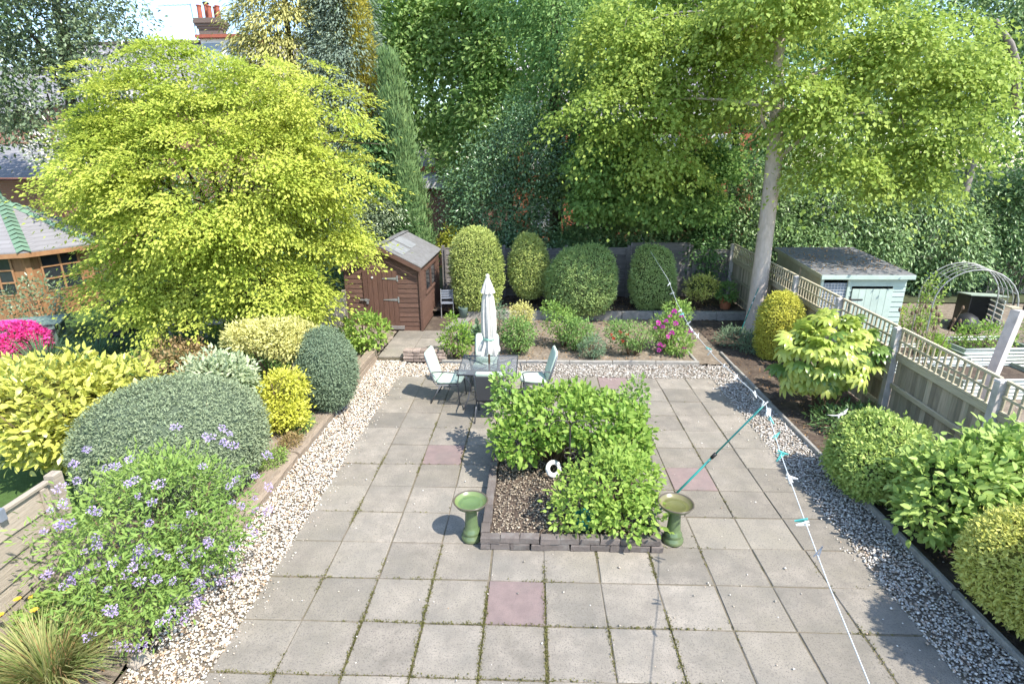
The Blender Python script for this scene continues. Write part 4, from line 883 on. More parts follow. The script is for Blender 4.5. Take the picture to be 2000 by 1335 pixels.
# =================================================================== SUMMERHOUSE AND THE GARDEN ON THE LEFT
cb = thing('summerhouse', 'orange timber summerhouse with grey roof and green ridge shingles on the left', 'summerhouse', (-15.0, 15.6, .28))
rad_, hw = 2.05, 1.86
ang0 = R(-90 - 22.5 - 20)
cor = [(rad_ * math.cos(ang0 + k * math.pi / 4), rad_ * math.sin(ang0 + k * math.pi / 4)) for k in range(8)]
for k in range(8):
    a, b = Vector((*cor[k], 0)), Vector((*cor[(k + 1) % 8], 0)); d = b - a; L_ = d.length; ang = math.atan2(d.y, d.x); nn = Vector((d.y, -d.x, 0)).normalized(); c = (a + b) / 2
    vis = nn.dot(Vector((14.3, -15.6, 0))) > 0
    wall = MB(); wall.box((0, 0, hw / 2), (L_, .05, hw)); wall = wall.build('wall', M['cabin'], cb); wall.location = c; wall.rotation_euler.z = ang
    if vis:
        for i in range(14): mb = MB(); mb.bevbox((-L_ / 2 + (i + .5) * L_ / 14, -.032, .36), (L_ / 14 - .006, .018, .70), .003, .001); mb.build('board', M['cabin'], wall)
        ww, wh, wz = .95, 1.0, 1.22
        for i in range(3):
            for j in range(3 if k % 2 else 2):
                nj = 3 if k % 2 else 2
                mb = MB(); mb.box((-ww / 2 + (j + .5) * ww / nj, -.03, wz - wh / 2 + (i + .5) * wh / 3), (ww / nj - .045, .01, wh / 3 - .045)); mb.build('window_pane', M['pane'], wall)
        for i in range(4): mb = MB(); mb.bevbox((0, -.045, wz - wh / 2 + i * wh / 3), (ww + .06, .03, .045), .004, .001); mb.build('glazing_bar', M['cabin_rail'], wall)
        nj = 3 if k % 2 else 2
        for j in range(nj + 1): mb = MB(); mb.bevbox((-ww / 2 + j * ww / nj, -.048, wz), (.045, .03, wh + .04), .004, .001); mb.build('glazing_bar', M['cabin_rail'], wall)
    mb = MB(); mb.bevbox((a.x, a.y, hw / 2), (.14, .14, hw), .01, .002, rz=ang); mb.build('corner_post', M['cabin_rail'], cb)
RR = rad_ + .32; rc = [(RR * math.cos(ang0 + k * math.pi / 4), RR * math.sin(ang0 + k * math.pi / 4), hw - .02) for k in range(8)]; ap = Vector((0, 0, hw + 1.22))
for k in range(8):
    mb = MB(); mb.poly([rc[k], rc[(k + 1) % 8], tuple(ap)], (0, 0, .03)); ro = mb.build('roof_panel', M['slate_grey'], cb)
    mb = MB(); a, b = Vector(rc[k]), Vector(rc[(k + 1) % 8]); mb.poly([a - Vector((0, 0, .12)), b - Vector((0, 0, .12)), b, a], (0, 0, 0.001)); mb.v = mb.v[:4] + [tuple(Vector(v_) * Vector((.98, .98, 1))[0] if 0 else (v_[0] * .985, v_[1] * .985, v_[2])) for v_ in mb.v[:4]]; mb.build('eaves_board', M['cabin_rail'], cb)
    a = Vector(rc[k]); d = ap - a; sd = Vector((-math.sin(ang0 + k * math.pi / 4), math.cos(ang0 + k * math.pi / 4), 0))
    for i in range(13):
        p0, p1 = a + d * (i / 13), a + d * ((i + 1.25) / 13 if i < 12 else 1); up = Vector((0, 0, .05))
        mb = MB(); dn = Vector((0, 0, -.055)); wv = .15
        mb.add([p0 + up + Vector((0, 0, .045)), p0 + sd * wv + dn + up + Vector((0, 0, .03)), p1 + sd * wv + dn + up, p1 + up, p0 - sd * wv + dn + up + Vector((0, 0, .03)), p1 - sd * wv + dn + up], [(0, 1, 2, 3), (4, 0, 3, 5)]); mb.build('ridge_shingle', M['green_tile'], cb)
mb = MB(); mb.lathe([(.12, 0), (.1, .1), (.04, .14), (.03, .3)], 10, c=(0, 0, hw + 1.2)); mb.build('finial', M['green_tile'], cb)
# table and dark chair
t = thing('picnic_table', 'grey green slatted garden table in front of the summerhouse', 'table', (-11.3, 11.3, .28), R(28))
for k in range(6): mb = MB(); mb.bevbox((0, -.4 + k * .16, .72), (1.7, .145, .035), .005, .002); mb.build('slat', M['table_paint'], t)
for x in (-.7, .7):
    for y in (-.35, .35): mb = MB(); mb.bevbox((x, y, .35), (.07, .07, .7), .005, .001); mb.build('leg', M['table_paint'], t)
mb = MB(); mb.bevbox((0, -.44, .65), (1.5, .03, .09), .004, .001); mb.build('apron', M['table_paint'], t)
t = thing('garden_chair', 'dark padded reclining chair standing under the golden maple', 'chair', (-9.45, 11.7, .28), R(10))
mb = MB(); mb.bevbox((0, .3, .72), (.52, .07, .72), .03, .004); o = mb.build('backrest', M['black'], t); mb = MB(); mb.bevbox((0, 0, .4), (.52, .55, .08), .02, .003); mb.build('seat', M['black'], t)
for x in (-.25, .25):
    for y in (-.25, .3): mb = MB(); mb.tube([(x, y, 0), (x, y, .4)], .018, 6); mb.build('leg', M['frame'], t)
for k in range(2):
    t = thing('garden_chair', ['grey slatted chair half hidden behind the dark padded chair', 'grey slatted chair deep under the maple right of the dark padded chair'][k], 'chair', (-8.75 + k * 1.1, 12.3 + .2 * k, .28), R(-30 + 50 * k))
    for i in range(6): mb = MB(); mb.bevbox((-.22 + i * .088, .24, .72), (.06, .02, .5), .004, .001); mb.build('back_slat', M['post'], t)
    for i in range(5): mb = MB(); mb.bevbox((0, -.2 + i * .1, .43), (.5, .085, .02), .004, .001); mb.build('seat_slat', M['post'], t)
    for x in (-.23, .23):
        for y, h in ((-.22, .43), (.25, .98)): mb = MB(); mb.bevbox((x, y, h / 2), (.045, .045, h), .004, .001); mb.build('leg', M['post'], t)

# =================================================================== HOUSES BEHIND
h = thing('brick_house', 'terraced house with pale slate roof, brick chimney stack and dormer at top left', 'house', (-21.2, 33, .55))
mb = MB(); mb.box((0, 4.5, 3.6), (14, 9, 7.2)); mb.build('wall', M['pinkbrick'], h)
rf = MB(); rf.add([(-7.3, -.3, 7.0), (7.3, -.3, 7.0), (7.3, 4.5, 10.9), (-7.3, 4.5, 10.9), (7.3, 9.3, 7.0), (-7.3, 9.3, 7.0)], [(0, 1, 2, 3), (3, 2, 4, 5), (1, 4, 2), (0, 3, 5)]); rf = rf.build('roof', M['slate'], h)
mb = MB(); mb.box((0, 4.5, 10.95), (14.6, .3, .16)); mb.build('ridge_tiles', M['stackbrick'], rf)
ck = MB(); ck.box((1.75, 4.0, 10.7), (1.3, .75, 1.9)); ck = ck.build('chimney', M['stackbrick'], h)
for k, (w_, d_, z_) in enumerate(((1.42, .87, 11.55), (1.54, .99, 11.69), (1.66, 1.11, 11.83), (1.56, 1.0, 11.97))): mb = MB(); mb.box((1.75, 4.0, z_), (w_, d_, .14)); mb.build('corbel_course', M['stackbrick'], ck)
for k, (x, hh) in enumerate(((-.55, .75), (-.25, .85), (.05, .7), (.3, .7), (.56, .7))):
    mb = MB(); mb.lathe([(.15, 0), (.13, .1), (.12, hh - .1), (.15, hh - .05), (.15, hh), (.1, hh), (.1, hh - .3)], 12, c=(1.75 + x, 4.0 + (.15 if k % 2 else -.12), 12.04), cap=False); mb.build('chimney_pot', M['pot_red'], ck, smooth=False)
mb = MB(); mb.tube([(1.5, 3.9, 12.9), (1.5, 3.9, 13.15)], .02, 6); mb.lathe([(.02, .2), (.18, .12), (.2, .08)], 10, c=(1.5, 4.15, 12.85)); mb.build('cowl', M['iron'], ck)
mb = MB(); mb.tube([(.5, 4.4, 10.9), (.42, 4.4, 13.0)], .02, 5); mb.tube([(.42, 4.4, 12.95), (-1.6, 4.4, 12.9)], .012, 5)
for i in range(6): mb.tube([(.3 - i * .3, 4.2, 12.95), (.3 - i * .3, 4.6, 12.95)], .008, 4)
mb.build('tv_aerial', M['frame'], h)
dm = MB(); dm.box((3.6, 2.9, 9.7), (2.7, 2.6, 1.7)); dm = dm.build('dormer', M['upvc'], h)
mb = MB(); mb.box((3.6, 2.8, 10.63), (3.0, 3.0, .16)); mb.build('dormer_roof', M['pot_red'], dm)
for x in (2.85, 4.2): mb = MB(); mb.box((x, 1.59, 9.75), (1.05, .02, 1.15)); mb.build('window_pane', M['pane_sky'], dm)
h = thing('brick_house', 'bright red brick house glimpsed through the trees behind the back fence', 'house', (5.4, 32, 0))
mb = MB(); mb.box((0, 4, 3.35), (13.2, 8, 6.7)); hw_ = mb.build('wall', M['redbrick'], h)
rf = MB(); rf.add([(-7, -.3, 6.6), (7, -.3, 6.6), (7, 4, 9.6), (-7, 4, 9.6), (7, 8.3, 6.6), (-7, 8.3, 6.6)], [(0, 1, 2, 3), (3, 2, 4, 5), (1, 4, 2), (0, 3, 5)]); rf.build('roof', M['slate'], h)
mb = MB(); mb.box((0, -.32, 6.55), (14, .1, .2)); mb.build('gutter', M['upvc'], h)
for x in (-4.8, -1.8, 1.6, 4.8):
    for z in (1.6, 4.9):
        wd = MB(); wd.box((x, -.02, z), (1.5, .06, 1.6)); wd = wd.build('window', M['upvc'], h)
        for s in (-1, 1): mb = MB(); mb.box((x + s * .36, -.055, z), (.6, .02, 1.4)); mb.build('pane', M['pane_sky'], wd)
        mb = MB(); mb.box((x, -.09, z - .87), (1.7, .14, .12)); mb.build('sill', M['concrete'], wd)
h = thing('gabled_house', 'pale slate roofed house end showing left of the holly through leaves', 'house', (-.2, 33.5, 0))
mb = MB(); mb.box((1.2, 3, 3.9), (4, 6, 7.8)); mb.build('wall', M['redbrick'], h)
mb = MB(); mb.add([(-.95, -.25, 7.75), (3.4, -.25, 7.75), (3.4, 3, 10.6), (-.95, 3, 10.6), (3.4, 6.2, 7.75), (-.95, 6.2, 7.75)], [(0, 1, 2, 3), (3, 2, 4, 5), (1, 4, 2), (0, 3, 5)]); mb.build('roof', M['render'], h)
h = thing('brick_garage', 'low brick garage with pale flat roof glimpsed between cypress and holly', 'garage', (-4.0, 24, 0))
mb = MB(); mb.box((.6, 2, 1.65), (4, 4, 3.3)); mb.build('wall', M['pinkbrick'], h); mb = MB(); mb.box((.6, 1.9, 3.5), (4.4, 4.4, .4)); mb.build('roof', M['render'], h)
mb = MB(); mb.box((-.8, 4.5, 3.9), (2.2, .2, .5)); mb.build('parapet', M['redbrick'], h)
mb = MB(); mb.add([(-2.4, 4.2, 3.7), (.6, 4.2, 3.7), (-1.6, 6, 5.2), (-2.4, 6, 5.2)], [(0, 1, 2, 3)]); mb.build('rear_roof', M['slate'], h)
h = thing('brick_house', 'pinkish brick house wall at the far left edge above the summerhouse', 'house', (-23.0, 24, 0))
mb = MB(); mb.box((0, 3, 3.2), (5, 6, 6.4)); mb.build('wall', M['pinkbrick'], h)
mb = MB(); mb.box((-.6, -.02, 5.0), (.9, .06, 1.3)); mb.build('window', M['pane'], h); mb = MB(); mb.add([(-2.8, -.3, 6.3), (2.8, -.3, 6.3), (2.8, 3, 8.6), (-2.8, 3, 8.6)], [(0, 1, 2, 3)]); mb.build('roof', M['slate_grey'], h)
h = thing('outbuilding', 'low building with pale grey tiled roof behind the summerhouse', 'outbuilding', (-19.6, 20, 0))
mb = MB(); mb.box((0, 2, 1.9), (4.6, 4, 3.8)); mb.build('wall', M['pinkbrick'], h); mb = MB(); mb.add([(-2.6, -.3, 3.9), (2.6, -.3, 3.9), (1.6, 2.4, 5.1), (-2.6, 2.4, 5.1)], [(0, 1, 2, 3)]); mb.build('roof', M['slate_grey'], h)

# =================================================================== PATIO FURNITURE
def birdbath(x, y, label, inner):
    t = thing('bird_bath', label, 'bird bath', (x, y, 0), group='pair of glazed bird baths')
    mb = MB(); mb.lathe([(.118, 0), (.125, .02), (.122, .055), (.10, .075), (.098, .082), (.105, .10), (.10, .125), (.083, .14), (.078, .2), (.072, .3), (.068, .4), (.072, .44)], 28); mb.build('pedestal', M['green_glaze'], t, smooth=True)
    bw = MB(); bw.lathe([(.075, .43), (.13, .445), (.175, .475), (.20, .515)], 36, cap=False); bw = bw.build('bowl', M['green_glaze'], t, smooth=True)
    mb = MB(); mb.lathe([(.20, .515), (.206, .522), (.204, .53), (.196, .531), (.186, .522)], 36, cap=False); mb.build('rim', M['glaze_rim'], bw, smooth=True)
    mb = MB(); mb.lathe([(.187, .522), (.165, .495), (.125, .478), (.12, .482), (.11, .477), (.02, .470), (.0005, .470)], 36, cap=False); mb.build('basin', M[inner], bw, smooth=True)
    mb = MB(); mb.lathe([(.0005, .488), (.155, .488)], 32, cap=False); mb.build('water', M['water'], t)
birdbath(-.72, 5.60, 'green glazed bird bath with clear green bowl at the left corner of the brick bed', 'bowl_in')
birdbath(1.66, 5.62, 'green glazed bird bath with murky brown water at the right corner of the brick bed', 'bowl_in2')

tx, ty = -.82, 9.66
t = thing('patio_table', 'square glass topped garden table with grey metal frame and crossed legs', 'table', (tx, ty, 0))
mb = MB(); mb.bevbox((0, 0, .712), (1.04, 1.04, .008), .003, 0); mb.build('glass_top', M['glass'], t)
mb = MB(); c = .525; mb.tube([(-c, -c, .712), (c, -c, .712), (c, c, .712), (-c, c, .712)], .016, 8, closed=True); mb.build('frame', M['frame'], t, smooth=True)
for a in (45, 135, 225, 315):
    d = Vector((math.cos(R(a)), math.sin(R(a)), 0)); s = Vector((-d.y, d.x, 0))
    mb = MB(); mb.tube([d * .62 + Vector((0, 0, .01)), d * .50 + Vector((0, 0, .2)), d * .44 + Vector((0, 0, .45)), d * .60 + Vector((0, 0, .70))], .013, 8); mb.build('leg', M['frame'], t, smooth=True)
    mb = MB(); mb.tube([d * .06 + Vector((0, 0, .69)), d * .66 + Vector((0, 0, .69))], .010, 7); mb.build('top_brace', M['frame'], t)
mb = MB(); mb.tube([(.1 * math.cos(k * .524), .1 * math.sin(k * .524), .33) for k in range(12)], .009, 6, closed=True); mb.build('ring', M['frame'], t, smooth=True)
for a in (0, 90): mb = MB(); d = Vector((math.cos(R(a + 45)), math.sin(R(a + 45)), 0)); mb.tube([-d * .46 + Vector((0, 0, .33)), d * .46 + Vector((0, 0, .33))], .009, 6); mb.build('cross_bar', M['frame'], t)
# closed parasol
t = thing('parasol', 'closed cream garden parasol tied with mint band through the glass table', 'parasol', (tx - .0, ty + .1, 0))
mb = MB(); mb.tube([(0, 0, 0), (0, 0, 2.3)], .019, 10); mb.build('pole', M['pole_wood'], t, smooth=True)
mb = MB(); mb.lathe([(.0005, 2.40), (.03, 2.39), (.038, 2.36), (.03, 2.33)], 12, cap=False); mb.build('finial', M['canvas'], t, smooth=True)
n = 40
def folds(prof, nf, depth, top_open=False):
    vs, fs = [], []
    for r_, z_, dp in prof:
        for k in range(n * 2):
            a = math.pi * k / n; rr = r_ * (1 + dp * math.sin(nf * a + z_ * 1.3) + dp * .5 * math.sin((nf * 2 + 1) * a + 2)); vs.append((rr * math.cos(a), rr * math.sin(a), z_ + (.03 * math.sin(nf * a * .5 + 1) if dp > .15 and z_ < 1.2 else 0)))
    for i in range(len(prof) - 1):
        for k in range(n * 2): fs.append((i * n * 2 + k, i * n * 2 + (k + 1) % (n * 2), (i + 1) * n * 2 + (k + 1) % (n * 2), (i + 1) * n * 2 + k))
    return vs, fs
mb = MB(); mb.add(*folds([(.06, 2.12, .1), (.095, 1.95, .16), (.115, 1.7, .18), (.12, 1.45, .18), (.115, 1.28, .16), (.085, 1.2, .12), (.12, 1.1, .2), (.155, 1.0, .26), (.15, .93, .3)], 8, .2)); mb.build('canopy', M['canvas'], t, smooth=True)
mb = MB(); mb.add(*folds([(.02, 2.36, .05), (.05, 2.28, .08), (.085, 2.17, .14), (.115, 2.06, .17)], 8, .2)); mb.build('top_flap', M['canvas'], t, smooth=True)
mb = MB(); mb.lathe([(.098, 1.175), (.108, 1.18), (.108, 1.225), (.098, 1.23)], 24, cap=False); mb.build('tie_band', M['tie'], t, smooth=True)
for k in range(3): a = k * 2.1; mb = MB(); mb.tube([(.07 * math.cos(a), .07 * math.sin(a), .98), (.09 * math.cos(a), .09 * math.sin(a), .86)], .008, 6); mb.build('rib_end', M['white'], t)
mb = MB(); mb.lathe([(.02, .12), (.05, .1), (.2, .06), (.23, .03), (.23, 0)], 24); mb.build('base', M['black'], t, smooth=True)
# chairs
def chair(x, y, rz, label):
    t = thing('patio_chair', label, 'chair', (x, y, 0), rz, 'padded chairs round the glass table')     # sits facing -Y local
    for s in (-1, 1):
        xx = s * .27
        mb = MB(); mb.tube([(xx, -.24, 0), (xx * .95, -.2, .42), (xx, -.24, .62), (xx, -.2, .64), (xx, .1, .645), (xx * .95, .27, .62)], .012, 8); mb.build('arm_and_front_leg', M['frame'], t, smooth=True)
        mb = MB(); mb.tube([(xx, .32, 0), (xx * .93, .12, .38)], .012, 8); mb.build('back_leg', M['frame'], t, smooth=True)
        mb = MB(); mb.tube([(xx * .93, -.22, .40), (xx * .93, .18, .36), (xx * .93, .24, .42), (xx * .9, .40, .92)], .011, 8); mb.build('side_rail', M['frame'], t, smooth=True)
    for p0, p1 in (((-.25, -.22, .40), (.25, -.22, .40)), ((-.25, .2, .37), (.25, .2, .37)), ((-.24, .40, .92), (.24, .40, .92)), ((-.27, -.22, .12), (.27, -.22, .12))):
        mb = MB(); mb.tube([p0, p1], .010, 7); mb.build('cross_rail', M['frame'], t, smooth=True)
    mb = MB(); mb.box((0, -.01, .392), (.48, .44, .006), rx=R(-5)); mb.build('seat_sling', M['sling'], t)
    mb = MB(); mb.box((0, .335, .66), (.46, .006, .52), rx=R(-17)); mb.build('back_sling', M['sling'], t)
    def pad(w_, d_, h_):
        mb = MB(); st = [(-.5, .86, .35), (-.44, .97, .8), (-.1, 1, 1), (.3, 1, 1), (.44, .97, .8), (.5, .86, .35)]; vs, fs = [], []
        for a, wf, hf in st:
            y_ = a * d_; ww = w_ / 2 * wf; hh = h_ / 2 * hf
            vs += [(-ww, y_, -hh * .7), (-ww * .9, y_, -hh), (ww * .9, y_, -hh), (ww, y_, -hh * .7), (ww, y_, hh * .7), (ww * .9, y_, hh), (-ww * .9, y_, hh), (-ww, y_, hh * .7)]
        for i in range(len(st) - 1):
            for k in range(8): fs.append((i * 8 + k, i * 8 + (k + 1) % 8, (i + 1) * 8 + (k + 1) % 8, (i + 1) * 8 + k))
        fs += [tuple(range(8))[::-1], tuple(40 + k for k in range(8))]
        mb.add(vs, fs); return mb
    o = pad(.49, .48, .07).build('seat_cushion', M['cushion'], t, smooth=True); o.location = (0, -.03, .435); o.rotation_euler.x = R(-5)
    o = pad(.47, .60, .06).build('back_cushion', M['cushion'], t, smooth=True); o.location = (0, .315, .70); o.rotation_euler.x = R(73)
chair(-1.56, 9.72, R(84), 'mint cushioned garden chair on the left of the glass table')
chair(.02, 9.78, R(-84), 'mint cushioned garden chair on the right of the glass table')
chair(-.95, 10.38, R(-2), 'mint cushioned garden chair behind the glass table with its back to the bed')
chair(-.72, 8.98, R(178), 'mint cushioned garden chair in front of the table half hidden by leaves')

# washing line, prop and pegs
LP = [(3.35, 17.9, 2.28), (3.25, 17.0, 2.1), (3.15, 13.0, 1.66), (3.02, 11.5, 1.44), (2.90, 10.0, 1.35), (2.80, 8.2, 1.40), (2.70, 6.05, 1.60), (2.45, 5.0, 1.52), (2.22, 4.0, 1.50), (2.02, 3.2, 1.53), (1.83, 2.4, 1.58), (1.3, .3, 1.75)]
t = thing('washing_line', 'white washing line strung across the right side of the patio', 'washing line', LP[6]); mb = MB(); mb.tube([Vector(p_) - Vector(LP[6]) for p_ in LP], .0042, 6); mb.build('cord', M['line'], t, smooth=True)
t = thing('line_prop', 'long teal metal prop leaning from the brick bed up to the washing line', 'line prop', (1.56, 6.13, 0))
foot, top = Vector((1.56, 6.13, 0)), Vector((2.70, 6.05, 1.585)); d = top - foot
mb = MB(); mb.tube([(0, 0, 0), d * .56], .0135, 9); mb.build('lower_tube', M['teal'], t, smooth=True)
mb = MB(); mb.tube([d * .54, d * .985], .0105, 9); mb.build('upper_tube', M['teal'], t, smooth=True)
mb = MB(); mb.tube([d * .535, d * .575], .022, 9); mb.build('clamp', M['black'], t, smooth=True)
mb = MB(); mb.tube([d * .97 + Vector((0, .0, 0)), d + Vector((-.02, 0, .035))], .008, 6); mb.tube([d * .97, d + Vector((.03, 0, .03))], .008, 6); mb.build('fork', M['white'], t)
def pegmesh(m):
    mb = MB()
    for s in (-1, 1): mb.box((s * .006 + .0, 0, -.02), (.007, .012, .085), ry=R(s * 9))
    mb.tube([(-.012, 0, .0), (.012, 0, .0)], .006, 6); return mb.mesh('clothes_peg', m)
pgm = {'white': pegmesh(M['white']), 'teal': pegmesh(M['peg_teal']), 'grey': pegmesh(M['peg_grey'])}
def on_line(s):
    s = s * (len(LP) - 1); k = min(int(s), len(LP) - 2); return Vector(LP[k]).lerp(Vector(LP[k + 1]), s - k)
pegs = [(.20, 'white'), (.235, 'white'), (.30, 'white'), (.315, 'teal'), (.35, 'white'), (.37, 'white'), (.385, 'white'), (.395, 'white'), (.43, 'teal'), (.44, 'white'), (.475, 'white'), (.50, 'white'), (.53, 'white'), (.56, 'white'), (.57, 'white'), (.578, 'teal'), (.61, 'teal'), (.635, 'teal'), (.64, 'teal'), (.675, 'white'), (.68, 'white'), (.735, 'teal'), (.74, 'white'), (.785, 'grey')]
pl = {'white': 'white plastic peg clipped on the washing line', 'teal': 'teal plastic peg clipped on the washing line', 'grey': 'dark grey peg nearest the viewer on the washing line'}
ORD = 'none first second third fourth fifth sixth seventh eighth ninth tenth eleventh twelfth thirteenth fourteenth fifteenth sixteenth seventeenth eighteenth nineteenth twentieth twenty-first twenty-second twenty-third twenty-fourth'.split(); pk_ = 0
for s, c_ in pegs:
    o = link('clothes_peg', pgm[c_]); o.location = on_line(s); o.rotation_euler = (R(random.uniform(-50, 50)), R(random.choice((0, 180, 60, -70)) + random.uniform(-30, 30)), R(random.uniform(-40, 40))); o.scale = (1.2,) * 3
    pk_ += 1; tag(o, '%s peg on the washing line, %s counting from the back bushes' % ({'white': 'white plastic', 'teal': 'teal plastic', 'grey': 'dark grey'}[c_], ORD[pk_]), 'peg', 'pegs on the washing line')
# shepherd's crook, ring, pot in the centre bed
t = thing('hanging_pole', 'thin dark iron hanging pole standing in the centre bed', 'pole', (.47, 6.32, .1))
mb = MB(); mb.tube([(0, 0, 0), (0, 0, 1.0)], .011, 7); mb.build('shaft', M['iron'], t)
for s in (-1, 1): mb = MB(); mb.tube([(0, 0, .95)] + [(s * (.13 - .13 * math.cos(a)), 0, 1.0 + .12 * math.sin(a)) for a in [math.pi * k / 8 for k in range(9)]] + [(s * .26, 0, .95)], .007, 6); mb.build('hook', M['iron'], t, smooth=True)
for z in (.62, .70): mb = MB(); mb.tube([(.07 * math.cos(k * .628), .07 * math.sin(k * .628), z) for k in range(10)], .006, 5, closed=True); mb.build('ring', M['iron'], t)
t = thing('ring_ornament', 'white round ring ornament propped among the centre bed leaves', 'ornament', (.32, 6.75, .1))
mb = MB(); rp = [(.085 * math.cos(k * .262), 0, .15 + .085 * math.sin(k * .262)) for k in range(24)]; mb.tube(rp, .032, 10, closed=True); o = mb.build('ring', M['white'], t, smooth=True); o.scale = (1.05, .7, 1.05); o.rotation_euler = (R(-25), 0, R(25))
mb = MB(); mb.lathe([(.11, 0), (.13, .16), (.135, .17), (.12, .17), (.11, .05)], 16); tag(mb.build('plant_pot', M['teal'], smooth=True, loc=(.62, 5.72, .1)), 'dark green plastic pot tucked under the front shrub of the brick bed', 'pot')
# pots and small things
def pot(x, y, z, r_, h_, label):
    t = thing('plant_pot', label, 'pot', (x, y, z)); mb = MB(); mb.lathe([(r_ * .7, 0), (r_ * .95, h_ * .8), (r_, h_ * .8), (r_, h_), (r_ * .88, h_), (r_ * .84, h_ * .85)], 20, cap=False); mb.build('pot_body', M['terracotta'], t)
    mb = MB(); mb.lathe([(.001, h_ * .86), (r_ * .86, h_ * .86)], 16, cap=False); mb.build('compost', M['soil'], t); return t
pot(5.05, 8.25, 0, .125, .24, 'terracotta pot behind the round clipped hedge ball')
pt = pot(5.5, 15.75, .26, .19, .32, 'shaded terracotta pot with foliage beside the big trunk'); P, N = blob_pts([(5.5, 15.75, .75, .3, .3, .25)], 60); V, F, v = sprays(P, N, 8, .1, L=.09, W=.05); npmesh('foliage', V, F, M['L_bed'], pt, v)
t = thing('bird_ornament', 'white flying bird ornament on a thin stake above the terracotta pot', 'ornament', (4.94, 8.4, 0))
mb = MB(); mb.tube([(0, 0, 0), (0, 0, .33)], .004, 5); mb.build('stake', M['iron'], t)
mb = MB(); mb.tube([(-.02, -.06, .33), (0, 0, .345), (.02, .07, .34)], [.006, .018, .004], 7); mb.build('body', M['white'], t, smooth=True)
for s in (-1, 1): mb = MB(); mb.poly([(0, .02, .35), (0, -.03, .35), (s * .1, -.02, .37 + .02 * s), (s * .16, .04, .40 + .06 * s)], (0, 0, .004)); mb.build('wing', M['white'], t)
t = thing('folding_chair', 'pale blue folding chair leaning beside the brown shed', 'chair', (-2.45, 15.3, .09), R(8))
for x in (-.17, .17): mb = MB(); mb.tube([(x, -.1, 0), (x, .12, .8)], .012, 6); mb.tube([(x, .2, 0), (x, -.02, .45)], .012, 6); mb.build('side_frame', M['metal_grey'], t)
for k in range(4): mb = MB(); mb.bevbox((0, .06 + .016 * k, .55 + .065 * k), (.34, .015, .05), .003, .001); mb.build('back_slat', M['peg_grey'], t)
mb = MB(); mb.bevbox((0, .05, .42), (.34, .3, .02), .003, .001); mb.build('seat', M['peg_grey'], t)
mb = MB(); mb.lathe([(.1, 0), (.14, .28), (.145, .3), (.12, .3), (.1, .1)], 16); tag(mb.build('plant_pot', M['table_paint'], smooth=True, loc=(-1.98, 15.15, .12)), 'pale teal pot standing by the planks next to the shed', 'pot')
t = thing('garden_cane', 'teal pole leaning against the foot of the big tree', 'pole', (5.22, 13.75, 0)); mb = MB(); mb.tube([(0, 0, 0), (.33, -.05, 1.3)], .012, 7); mb.build('shaft', M['teal'], t)
for k in range(5): mb = MB(); a = Vector((.33, -.05, 1.3)); mb.tube([a * (.3 + k * .13), a * (.34 + k * .13)], .0135, 7); mb.build('band', M['peg_teal'] if k < 3 else M['white'], t)  # lighter bands stand for dappled sunlight, painted onto the teal shaft

# =================================================================== TREES AND SHRUBS
# golden maple
BM = [(-6.6, 11.7, 3.9, 2.4, 1.8, 1.7, 1.1), (-6.8, 11.5, 5.95, .7, .8, .55), (-8.0, 11.5, 5.25, .8, .9, .6), (-4.3, 11.5, 5.3, .8, .9, .5), (-5.3, 11.4, 5.45, .8, .8, .5), (-9.0, 11.6, 4.55, .8, .9, .6), (-9.35, 11.6, 3.6, .65, .8, .55),
      (-4.1, 11.6, 4.1, .75, .9, .6), (-4.15, 11.8, 2.8, .65, .8, .5), (-8.5, 11.4, 2.9, .8, .8, .6), (-7.4, 10.9, 2.25, 1.0, .8, .6), (-5.5, 10.9, 2.1, 1.0, .8, .6), (-6.5, 10.2, 3.6, 1.2, .7, 1.1), (-7.9, 10.5, 4.2, 1.0, .7, .8), (-5.1, 10.6, 4.1, 1.0, .7, .8)]
BM += [(-8.3, 10.9, 1.95, .8, .7, .5), (-7.0, 10.5, 1.6, .9, .7, .4), (-5.0, 11.2, 1.55, .7, .6, .4)]
BM = [(q[0] + max(0, -6.6 - q[0]) * .16,) + q[1:] for q in BM]
t = thing('golden_maple', 'large golden yellow maple filling the left of the view', 'tree', (-6.6, 11.9, .28))
tree_crown(t, BM, 960, 158, .29, .068, .040, 'L_acer', tier=.40, tiltup=.72, flat=.14, out=.45, down=.1, rnd=.5, nup=.55, nj=.2, back=.2, shell=(.74, 1.13), amp=.2, f=1.9, inner=.6, vs=.6, fan=.7)
wood('trunk', t, (-6.6, 11.9, .2), (-6.5, 11.8, 3.6), .16, .07, [b[:3] for b in BM[1:]] * 1, M['bark'], 4, kink=.15)
# big sycamore behind the right bed
BS = [(1.9, 13.8, 5.5, 1.15, 1.2, .9), (2.9, 13.6, 6.6, 1.2, 1.2, .8), (2.9, 13.7, 4.5, 1.1, 1.1, .65), (3.9, 13.9, 5.7, 1.1, 1.1, .7), (4.3, 13.6, 6.9, 1.2, 1.2, .7), (7.6, 13.5, 6.6, 1.3, 1.2, .8), (8.7, 13.8, 5.2, 1.15, 1.2, .8), (9.1, 13.9, 6.5, 1.0, 1.1, .75), (6.7, 13.4, 4.3, .8, .9, .5), (8.5, 13.9, 4.05, 1.0, 1.0, .6), (6.3, 13.3, 5.6, 1.1, .9, .55), (5.3, 13.5, 7.9, 1.6, 1.4, .9),
      (7.4, 15.8, 8.7, 1.9, 1.5, 1.0), (3.4, 15.2, 8.3, 1.6, 1.3, .8), (5.4, 16.8, 10.2, 2.2, 1.6, 1.2), (2.0, 14.2, 7.1, 1.0, 1.1, .7), (5.0, 13.4, 5.9, .8, .8, .45)]
